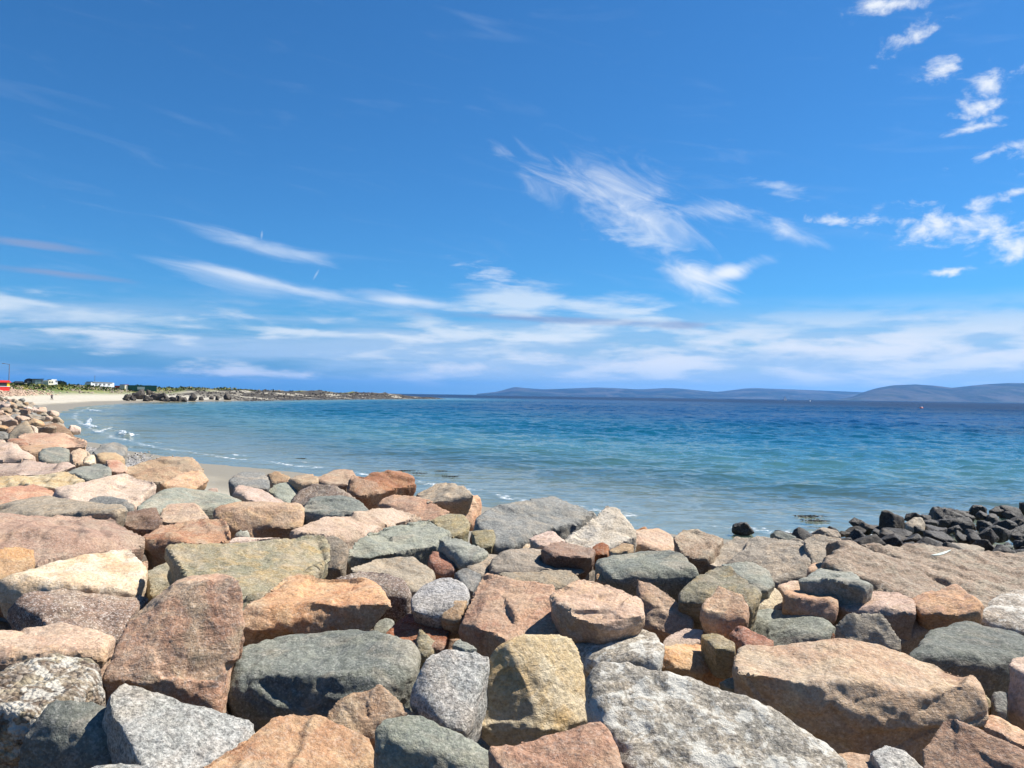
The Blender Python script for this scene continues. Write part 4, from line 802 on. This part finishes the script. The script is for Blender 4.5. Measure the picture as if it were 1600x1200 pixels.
for _ in range(1500):
    px, py = rk.gauss(222, 20), rk.gauss(714, 9)
    if _ > 1100: px, py = rk.gauss(150, 8), rk.gauss(690, 3)
    p = on_z(px, py, 0.75); pts.append((p.x, p.y, 0, rk.uniform(0.09, 0.26)))
zc = ground_z(np.array([p[0] for p in pts]), np.array([p[1] for p in pts]))[0]; pts = [(p[0], p[1], z + 0.02, p[3]) for p, z in zip(pts, zc)]
scatter('cobbles', MATS['whitegrey'], pts)
pts = []
cand = np.array([(rk.uniform(-180, -100), rk.uniform(165, 240)) for _ in range(9000)])
zc, sc, bc = ground_z(cand[:, 0], cand[:, 1])
for (x, y), z, b in zip(cand, zc, bc):
    if 0.5 < b < 15 and z > 1.6 and y < 222 + rk.uniform(-10, 10): pts.append((x, y, z, rk.uniform(0.5, 1.3)))
scatter('revetment_stones', MATS['palepink'], pts)
pts = []
cand = np.array([(rk.uniform(-150, -48), rk.uniform(285, 610)) for _ in range(16000)])
zc, sc, bc = ground_z(cand[:, 0], cand[:, 1])
for (x, y), z, s_ in zip(cand, zc, sc):
    if -3 < s_ < 32 and rk.random() < 0.85 - s_ * 0.012: pts.append((x, y, z - 0.1, rk.uniform(0.5, 1.5)))
scatter('shore_rubble', MATS['darkbrown'], pts)
pts = []
cand = np.array([(rk.uniform(-200, -95), rk.uniform(195, 470)) for _ in range(14000)])
zc, sc, bc = ground_z(cand[:, 0], cand[:, 1])
nn = fbm(np.stack([cand[:, 0] * 0.05, cand[:, 1] * 0.05, cand[:, 0] * 0], 1), 3)
for (x, y), z, b, q in zip(cand, zc, bc, nn):
    if 6 < b < 45 and q > 0.02 and y > 215: pts.append((x, y, z, rk.uniform(0.5, 1.5)))
scatter('field_rubble', MATS['greytan'], pts)
# ---------------------------------------------------------------- things on the far shore and on the water
def plain(name, rgb, rough=0.6, k=0.75, var=0.12):
    m = bpy.data.materials.new(name); m.use_nodes = True; N = NT(m.node_tree); N.n.clear()
    p = N.node('ShaderNodeTexCoord').outputs['Object']; n = N.noise(p, 2.5, 5, 0.65)
    f = N.step(n, 0.3, 0.7, 1 - var, 1 + var); c = N.mix(1.0, lin(rgb, k), N.node('ShaderNodeCombineColor', {0: f, 1: f, 2: f}).outputs[0], 'MULTIPLY')
    b = N.node('ShaderNodeBsdfPrincipled', {'Base Color': c, 'Roughness': rough, 'Specular IOR Level': 0.4}); N.l.new(b.outputs[0], N.node('ShaderNodeOutputMaterial').inputs[0]); return m
PM = {k: plain(k + '_paint', v) for k, v in dict(red=(214, 40, 30), yellow=(240, 205, 40), dark=(34, 38, 44), white=(236, 238, 240), grey=(150, 152, 150), green=(26, 92, 74), cream=(228, 222, 196), steel=(120, 124, 128),
      skin=(196, 150, 122), blue=(70, 86, 120), brick=(150, 62, 48), pale=(186, 200, 190), orange=(226, 84, 40)).items()}
def solid(name, mat, parent, boxes=(), tubes=(), polys=()):
    """boxes: (x0,x1,y0,y1,z0,z1); tubes: (p, q, r0, r1); polys: (profile in x,z ; y0 ; y1)"""
    bm = bmesh.new()
    for (x0, x1, y0, y1, z0, z1) in boxes:
        r = bmesh.ops.create_cube(bm, size=1.0); bmesh.ops.transform(bm, matrix=Matrix.Translation(((x0 + x1) / 2, (y0 + y1) / 2, (z0 + z1) / 2)) @ Matrix.Diagonal((x1 - x0, y1 - y0, z1 - z0, 1)), verts=r['verts'])
    for (p, q, r0, r1) in tubes:
        p, q = Vector(p), Vector(q); r = bmesh.ops.create_cone(bm, cap_ends=True, segments=12, radius1=r0, radius2=max(r1, 1e-4), depth=(q - p).length)
        bmesh.ops.transform(bm, matrix=Matrix.Translation((p + q) / 2) @ (q - p).to_track_quat('Z', 'Y').to_matrix().to_4x4(), verts=r['verts'])
    for (prof, y0, y1) in polys:
        a = [bm.verts.new((x, y0, z)) for x, z in prof]; b = [bm.verts.new((x, y1, z)) for x, z in prof]; n = len(prof)
        bm.faces.new(a); bm.faces.new(b[::-1])
        for i in range(n): bm.faces.new((a[i], b[i], b[(i + 1) % n], a[(i + 1) % n]))
        bmesh.ops.recalc_face_normals(bm, faces=bm.faces)
    me = bpy.data.meshes.new(name); bm.to_mesh(me); bm.free()
    return link(name, me, PM[mat], parent)
def place(name, px, Y, label, cat, dz=0.0, group=None, turn=0.0):
    X = (px - 800) / FPX * Y; z = float(ground_z(np.array([X]), np.array([Y]))[0][0])
    o = empty(name, (X, Y, z + dz), math.atan2(-X, Y) + turn); return tag(o, label, cat, group)
h = place('lifeguard_hut', 0, 192, 'red and yellow beach hut with a dark window at the top of the far beach', 'hut', turn=0.75)
solid('wall', 'red', h, [(-1.7, 1.7, -1.2, 1.2, 0, 1.1)]); w_ = solid('upper_wall', 'red', h, [(-1.6, 1.6, -1.1, 1.1, 1.1, 2.1)])
solid('window', 'dark', h, [(-1.3, 0.85, -1.16, -1.05, 1.15, 1.95)]); solid('corner_panel', 'yellow', h, [(0.95, 1.66, -1.18, 1.0, 1.1, 2.0)])
solid('roof', 'red', h, polys=[([(-2.0, 2.1), (2.0, 2.1), (1.1, 2.6), (-1.1, 2.6)], -1.5, 1.5)]); solid('sill', 'white', h, [(-1.75, 1.75, -1.3, -1.17, 1.03, 1.13)])
h = place('street_lamp', 14, 200, 'tall grey lamp post beside the red and yellow hut', 'lamp post')
solid('pole', 'steel', h, tubes=[((0, 0, 0), (0, 0, 6.9), 0.12, 0.08)]); solid('arm', 'steel', h, tubes=[((0, 0, 6.8), (-1.1, 0, 7.0), 0.06, 0.05)]); solid('lamp_head', 'steel', h, [(-1.6, -1.0, -0.15, 0.15, 6.92, 7.08)])
h = place('parked_car', 31, 235, 'dark parked car beside the round roofed shed', 'car')
solid('body', 'dark', h, polys=[([(-2.1, 0.3), (2.1, 0.3), (2.1, 0.8), (1.3, 0.9), (0.8, 1.4), (-1.2, 1.4), (-2.0, 0.9)], -0.85, 0.85)])
solid('window', 'steel', h, polys=[([(-1.4, 0.95), (1.05, 0.95), (0.7, 1.33), (-1.1, 1.33)], -0.87, 0.87)]); solid('number_plate', 'white', h, [(1.2, 2.0, -0.9, -0.86, 0.5, 0.85)])
for sx in (-1.3, 1.3):
    for sy in (-0.75, 0.75): solid('wheel', 'dark', h, tubes=[((sx, sy - 0.12, 0.32), (sx, sy + 0.12, 0.32), 0.32, 0.32)])
h = place('shed', 45.5, 255, 'black shed with a rounded roof above the far beach', 'shed')
arc = [(1.45 * math.cos(t), 1.2 + 1.15 * math.sin(t)) for t in np.linspace(0, math.pi, 12)]
solid('wall', 'dark', h, [(-1.4, 1.4, -2.4, 2.4, 0, 1.2)]); solid('roof', 'dark', h, polys=[(arc, -2.5, 2.5)]); solid('door', 'steel', h, [(-0.5, 0.5, -2.55, -2.4, 0, 1.4)])
h = place('shed', 59, 255, 'low grey shed with paired doors next to the black shed', 'shed')
solid('wall', 'grey', h, [(-1.6, 1.6, -1.5, 1.5, 0, 2.1)]); solid('roof', 'dark', h, polys=[([(-1.75, 2.1), (1.75, 2.2), (1.75, 2.35), (-1.75, 2.25)], -1.7, 1.7)])
for x in (-0.75, 0.1): solid('door', 'pale', h, [(x, x + 0.75, -1.58, -1.5, 0.1, 1.9)])
h = place('caravan', 76, 250, 'small cream caravan with windows behind the far beach', 'caravan', turn=0.75)
solid('body', 'cream', h, polys=[([(-1.0, 0.4), (1.0, 0.4), (1.05, 1.6), (0.8, 2.0), (-0.8, 2.0), (-1.05, 1.6)], -1.0, 1.0)])
for x in (-0.75, 0.15): solid('window', 'dark', h, [(x, x + 0.55, -1.06, -1.0, 1.1, 1.6)])
solid('wheel', 'dark', h, tubes=[((0, -0.95, 0.3), (0, -0.75, 0.3), 0.3, 0.3)])
h = place('van', 81.5, 262, 'small white van parked beside the cream caravan', 'van', turn=0.75)
solid('body', 'white', h, polys=[([(-1.1, 0.4), (1.3, 0.4), (1.3, 1.1), (0.9, 2.2), (-1.1, 2.2)], -0.9, 0.9)]); solid('window', 'dark', h, polys=[([(0.5, 1.2), (1.1, 1.2), (0.85, 1.9), (0.5, 1.9)], -0.93, 0.93)])
for x in (-0.7, 0.8): solid('wheel', 'dark', h, tubes=[((x, -0.92, 0.32), (x, -0.7, 0.32), 0.32, 0.32)])
h = place('mobile_home', 156, 300, 'long white mobile home on the grass', 'mobile home', turn=0.75)
solid('wall', 'white', h, [(-5.5, 5.5, -1.5, 1.5, 0.3, 2.0)]); solid('roof', 'grey', h, polys=[([(-4.7, 2.0), (4.7, 2.0), (4.7, 2.15), (-4.7, 2.3)], -1.7, 1.7)]); solid('end_panel', 'dark', h, [(-4.9, -4.5, -1.4, 1.4, 0.0, 2.2)])
for x in (-3.5, -1.7, 0.2, 2.4): solid('window', 'steel', h, [(x, x + 1.0, -1.56, -1.5, 1.0, 1.6)])
solid('skirt', 'pale', h, [(-4.4, 4.4, -1.45, 1.45, 0, 0.3)])
h = place('mast', 148, 305, 'thin pole standing up behind the mobile home', 'pole'); solid('pole', 'steel', h, tubes=[((0, 0, 0), (0, 0, 4.6), 0.09, 0.06)]); solid('cap', 'steel', h, tubes=[((0, 0, 4.6), (0, 0, 4.8), 0.14, 0.1)])
h = place('trailer', 186, 300, 'low red brown trailer beside the shipping containers', 'trailer')
solid('bed', 'brick', h, [(-1.5, 1.4, -0.9, 0.9, 0.45, 1.25)]); solid('wheel', 'dark', h, tubes=[((0, -0.95, 0.35), (0, -0.7, 0.35), 0.35, 0.35)]); solid('drawbar', 'dark', h, tubes=[((-1.4, 0, 0.5), (-2.2, 0, 0.45), 0.06, 0.05)])
h = place('cabin', 194.5, 295, 'small pale cabin standing against the green container', 'cabin', turn=0.75)
solid('wall', 'cream', h, [(-0.95, 0.85, -1.2, 1.2, 0, 2.15)]); solid('roof', 'brick', h, [(-1.05, 0.9, -1.3, 1.3, 2.15, 2.3)]); solid('door', 'grey', h, [(-0.3, 0.4, -1.26, -1.2, 0, 1.8)])
h = place('shipping_container', 221, 298, 'long dark green shipping container with pale lettering panel on the headland', 'container')
solid('wall', 'green', h, [(-5.4, 5.4, -1.2, 1.2, 0.15, 2.2)]); solid('lettering_panel', 'pale', h, [(-1.4, 1.2, -1.27, -1.24, 0.7, 1.7)])
for i in range(22): solid('rib', 'green', h, [(-5.3 + i * 0.49, -5.08 + i * 0.49, -1.235, -1.2, 0.2, 2.1)])
solid('roof', 'green', h, [(-5.45, 5.45, -1.25, 1.25, 2.2, 2.3)]); solid('base_rail', 'dark', h, [(-5.4, 5.4, -1.22, 1.22, 0.0, 0.15)])
# bushes and rough grass
def foliage(name, rgbs):
    m = bpy.data.materials.new(name); m.use_nodes = True; N = NT(m.node_tree); N.n.clear()
    g = N.node('ShaderNodeNewGeometry').outputs['Position']; n = N.noise(g, 0.6, 5, 0.7)
    c = N.mix(N.step(n, 0.38, 0.6), lin(rgbs[0], 0.6), lin(rgbs[1], 0.6)); c = N.mix(N.step(N.noise(g, 0.09, 4, 0.6), 0.5, 0.62, 0, 0.8), c, lin(rgbs[2], 0.6))
    b = N.node('ShaderNodeBsdfPrincipled', {'Base Color': c, 'Roughness': 0.8, 'Specular IOR Level': 0.2}); N.l.new(b.outputs[0], N.node('ShaderNodeOutputMaterial').inputs[0]); return m
FOL = foliage('rough_grass', ((96, 112, 52), (60, 74, 40), (168, 160, 74)))
def leaves(name, pts, mat, parent=None):
    n = len(pts); rs = np.random.RandomState(8); c_ = np.array([p[:3] for p in pts]); s_ = np.array([p[3] for p in pts])
    a = rs.normal(size=(n, 3)); a /= np.linalg.norm(a, axis=1)[:, None]; b = np.cross(a, rs.normal(size=(n, 3))); b /= np.linalg.norm(b, axis=1)[:, None]
    A, Bv = a * s_[:, None], b * s_[:, None] * 0.6
    V = np.stack([c_ - A, c_ + Bv, c_ + A, c_ - Bv], 1).reshape(-1, 3)
    return link(name, mesh_np(name, V, np.arange(4 * n).reshape(-1, 4), False), mat, parent)
pts = []; cand = np.array([(rk.uniform(-230, -100), rk.uniform(188, 420)) for _ in range(26000)])
zc, sc, bc = ground_z(cand[:, 0], cand[:, 1]); nn = fbm(np.stack([cand[:, 0] * 0.04, cand[:, 1] * 0.04, cand[:, 0] * 0 + 5], 1), 3)
for (x, y), z, b, q in zip(cand, zc, bc, nn):
    if b > 9 and z > 3.0 and (q > -0.1 or y > 240): pts.append((x, y, z + rk.uniform(0, 0.45) * (1 + max(q, 0)), rk.uniform(0.25, 0.7)))
tag(leaves('rough_grass', pts, FOL), kind='stuff')
b_ = place('bush', 93, 275, 'dark rounded bush behind the white van', 'bush'); DK = foliage('dark_leaves', ((54, 74, 44), (40, 56, 36), (70, 86, 50)))
pts = []
for _ in range(1500):
    d = Vector((rk.gauss(0, 1), rk.gauss(0, 1), rk.gauss(0, 1))).normalized() * rk.random() ** 0.4
    pts.append((d.x * 2.3, d.y * 1.4, 0.9 + d.z * 1.0, rk.uniform(0.1, 0.25)))
leaves('foliage', pts, DK, b_); solid('stem', 'brick', b_, tubes=[((0, 0, -0.2), (0.1, 0, 1.2), 0.12, 0.06)])
# person resting on the far beach
def person():
    X = (81.5 - 800) / FPX * 183; z = float(ground_z(np.array([X]), np.array([183.0]))[0][0])
    root = tag(empty('person', (X, 183, z), 0.5), 'person in dark trousers and pale top standing bent on the far beach', 'person')
    def skin(name, verts, edges, rad, mat):
        me = bpy.data.meshes.new(name); me.from_pydata(verts, edges, []); o = link(name, me, mat, root)
        md = o.modifiers.new('s', 'SKIN')
        for v, r in zip(me.skin_vertices[0].data, rad): v.radius = (r, r)
        me.skin_vertices[0].data[0].use_root = True
        o.modifiers.new('d', 'SUBSURF').levels = 2; o.modifiers['d'].render_levels = 2
        return o
    J = [(0, 0, 0.86), (0, -0.10, 1.10), (0.0, -0.2, 1.34), (0, -0.26, 1.46), (0.0, -0.34, 1.6), (-0.1, 0, 0.82), (-0.13, -0.02, 0.45), (-0.16, 0.05, 0.06), (-0.16, -0.12, 0.04), (0.1, 0, 0.82), (0.2, -0.08, 0.46), (0.3, 0.02, 0.06), (0.3, -0.14, 0.04),
         (-0.2, -0.2, 1.32), (-0.27, -0.24, 1.05), (-0.2, -0.4, 0.86), (0.2, -0.2, 1.32), (0.27, -0.24, 1.05), (0.2, -0.4, 0.86)]
    E = [(0, 1), (1, 2), (2, 3), (3, 4), (0, 5), (5, 6), (6, 7), (7, 8), (0, 9), (9, 10), (10, 11), (11, 12), (2, 13), (13, 14), (14, 15), (2, 16), (16, 17), (17, 18)]
    rad = [0.15, 0.15, 0.16, 0.06, 0.1, 0.1, 0.07, 0.05, 0.045, 0.1, 0.07, 0.05, 0.045, 0.08, 0.05, 0.035, 0.08, 0.05, 0.035]
    skin('body', J, E, rad, PM['skin'])
    skin('trousers', [J[0]] + J[5:8] + J[9:12], [(0, 1), (1, 2), (2, 3), (0, 4), (4, 5), (5, 6)], [0.18, 0.125, 0.1, 0.08, 0.125, 0.1, 0.08], PM['dark'])
    skin('jacket', [(0, -0.03, 0.92)] + [J[1], J[2], J[13], J[14], J[16], J[17]], [(0, 1), (1, 2), (2, 3), (3, 4), (2, 5), (5, 6)], [0.18, 0.185, 0.19, 0.1, 0.075, 0.1, 0.075], PM['blue'])
    skin('hair', [(0, -0.33, 1.64), (0, -0.36, 1.70)], [(0, 1)], [0.1, 0.08], PM['dark'])
    root.scale = (0.85, 0.85, 0.85)
person()
# sailing boat and buoys
X = (1227 - 800) / FPX * 1900
h = tag(empty('sailing_boat', (X, 1900, 0.0), 0.4), 'small white sailing boat far out under the hills', 'boat')
solid('hull', 'white', h, polys=[([(-5.0, 1.2), (-4.2, -0.4), (3.5, -0.4), (5.4, 1.3)], -1.3, 1.3)]); solid('mast', 'steel', h, tubes=[((0.3, 0, 1.0), (0.3, 0, 12), 0.12, 0.08)])
solid('mainsail', 'white', h, polys=[([(0.1, 2.2), (0.1, 11.6), (-4.3, 2.3)], -0.12, 0.12)]); solid('jib', 'white', h, polys=[([(0.6, 10.2), (5.0, 1.7), (0.8, 2.4)], -0.1, 0.1)]); solid('cabin', 'white', h, [(-2.2, 1.6, -0.8, 0.8, 1.2, 1.9)])
def buoy(px, Y, s_, body, label):
    X = (px - 800) / FPX * Y; h = tag(empty('buoy', (X, Y, 0.0)), label, 'buoy')
    prof = [(0.0, -0.4), (0.7, -0.3), (0.85, 0.1), (0.7, 0.5), (0.3, 0.7), (0.0, 0.72)]
    bm = bmesh.new(); bmesh.ops.create_uvsphere(bm, u_segments=16, v_segments=10, radius=0.8 * s_); bmesh.ops.scale(bm, vec=(1, 1, 0.75), verts=bm.verts)
    me = bpy.data.meshes.new('float'); bm.to_mesh(me); bm.free(); link('float', me, PM[body], h, smooth=True)
    solid('band', 'white', h, tubes=[((0, 0, 0.45 * s_), (0, 0, 0.75 * s_), 0.5 * s_, 0.3 * s_)])
buoy(1440, 380, 1.1, 'orange', 'orange buoy with a white top floating on the bay')
buoy(1266, 1500, 2.0, 'white', 'small white buoy far out near the sailing boat')
# weed drifting in the shallows
WD = plain('weed', (40, 42, 30), 0.5, 0.7)
for i, (px, py, L) in enumerate(((632, 735, .8), (655, 739, .9), (690, 736, .7), (705, 744, .8), (1262, 806, 1.0), (470, 716, .5), (1275, 813, .8))):
    p = on_z(px, py, 0.02); pts = [(rk.gauss(0, .2) * L, rk.gauss(0, .1) * L, rk.random() * 0.03, rk.uniform(0.04, 0.08)) for _ in range(160)]
    o = leaves('seaweed', pts, WD); o.location = (p.x, p.y, 0.01); o.scale = (1, 1, 0.25); tag(o, kind='stuff')
# streak of droppings on the huge flat rock: a thin splash lying on its surface
big = next(o for o in hand if 'white streak' in o['label'])
bv = BVHTree.FromObject(big, bpy.context.evaluated_depsgraph_get()); V = []; n_ = 26
for i in range(n_):
    t = i / (n_ - 1); w_ = (0.5 + 2.6 * math.sin(math.pi * min(1, t * 1.02)) ** 0.7 * (0.4 + t)) * (0.8 + 0.4 * rk.random())
    for sgn in (-1, 1):
        d = ray(1180 + 60 * t - sgn * 0.6, 872 - 13 * t + 3 * math.sin(t * 5) * 0.5 + sgn * w_ * 0.55 + 0); d = ray(1455 + 31 * t, 868 - 8 * t * t + sgn * w_ * 0.6)
        hit = bv.ray_cast(EYE - big.location, d.normalized())[0]
        V.append(tuple((hit if hit else Vector((0, 0, 0))) + Vector((0, 0, 0.006))))
me = mesh_np('droppings', V, [(2 * i, 2 * i + 1, 2 * i + 3, 2 * i + 2) for i in range(n_ - 1)]); link('droppings', me, PM['pale'], big)
HAZE = 4.0e-5
# ---------------------------------------------------------------- the air over the bay
hx = 27000.0
hv = [(x, y, z) for x in (-hx, hx) for y in (-2000.0, hx) for z in (-9.0, 420.0)]
hme = bpy.data.meshes.new('haze'); hme.from_pydata(hv, [], [(0, 1, 3, 2), (4, 6, 7, 5), (0, 4, 5, 1), (2, 3, 7, 6), (0, 2, 6, 4), (1, 5, 7, 3)]); hme.update()
m = bpy.data.materials.new('haze_air'); m.use_nodes = True; N = NT(m.node_tree); N.n.clear()
pv = N.node('ShaderNodeVolumePrincipled', {'Color': (0.13, 0.44, 1.0, 1), 'Density': HAZE, 'Anisotropy': 0.2})
N.l.new(pv.outputs[0], N.node('ShaderNodeOutputMaterial').inputs['Volume'])
hz = link('haze', hme, m); tag(hz, kind='stuff')
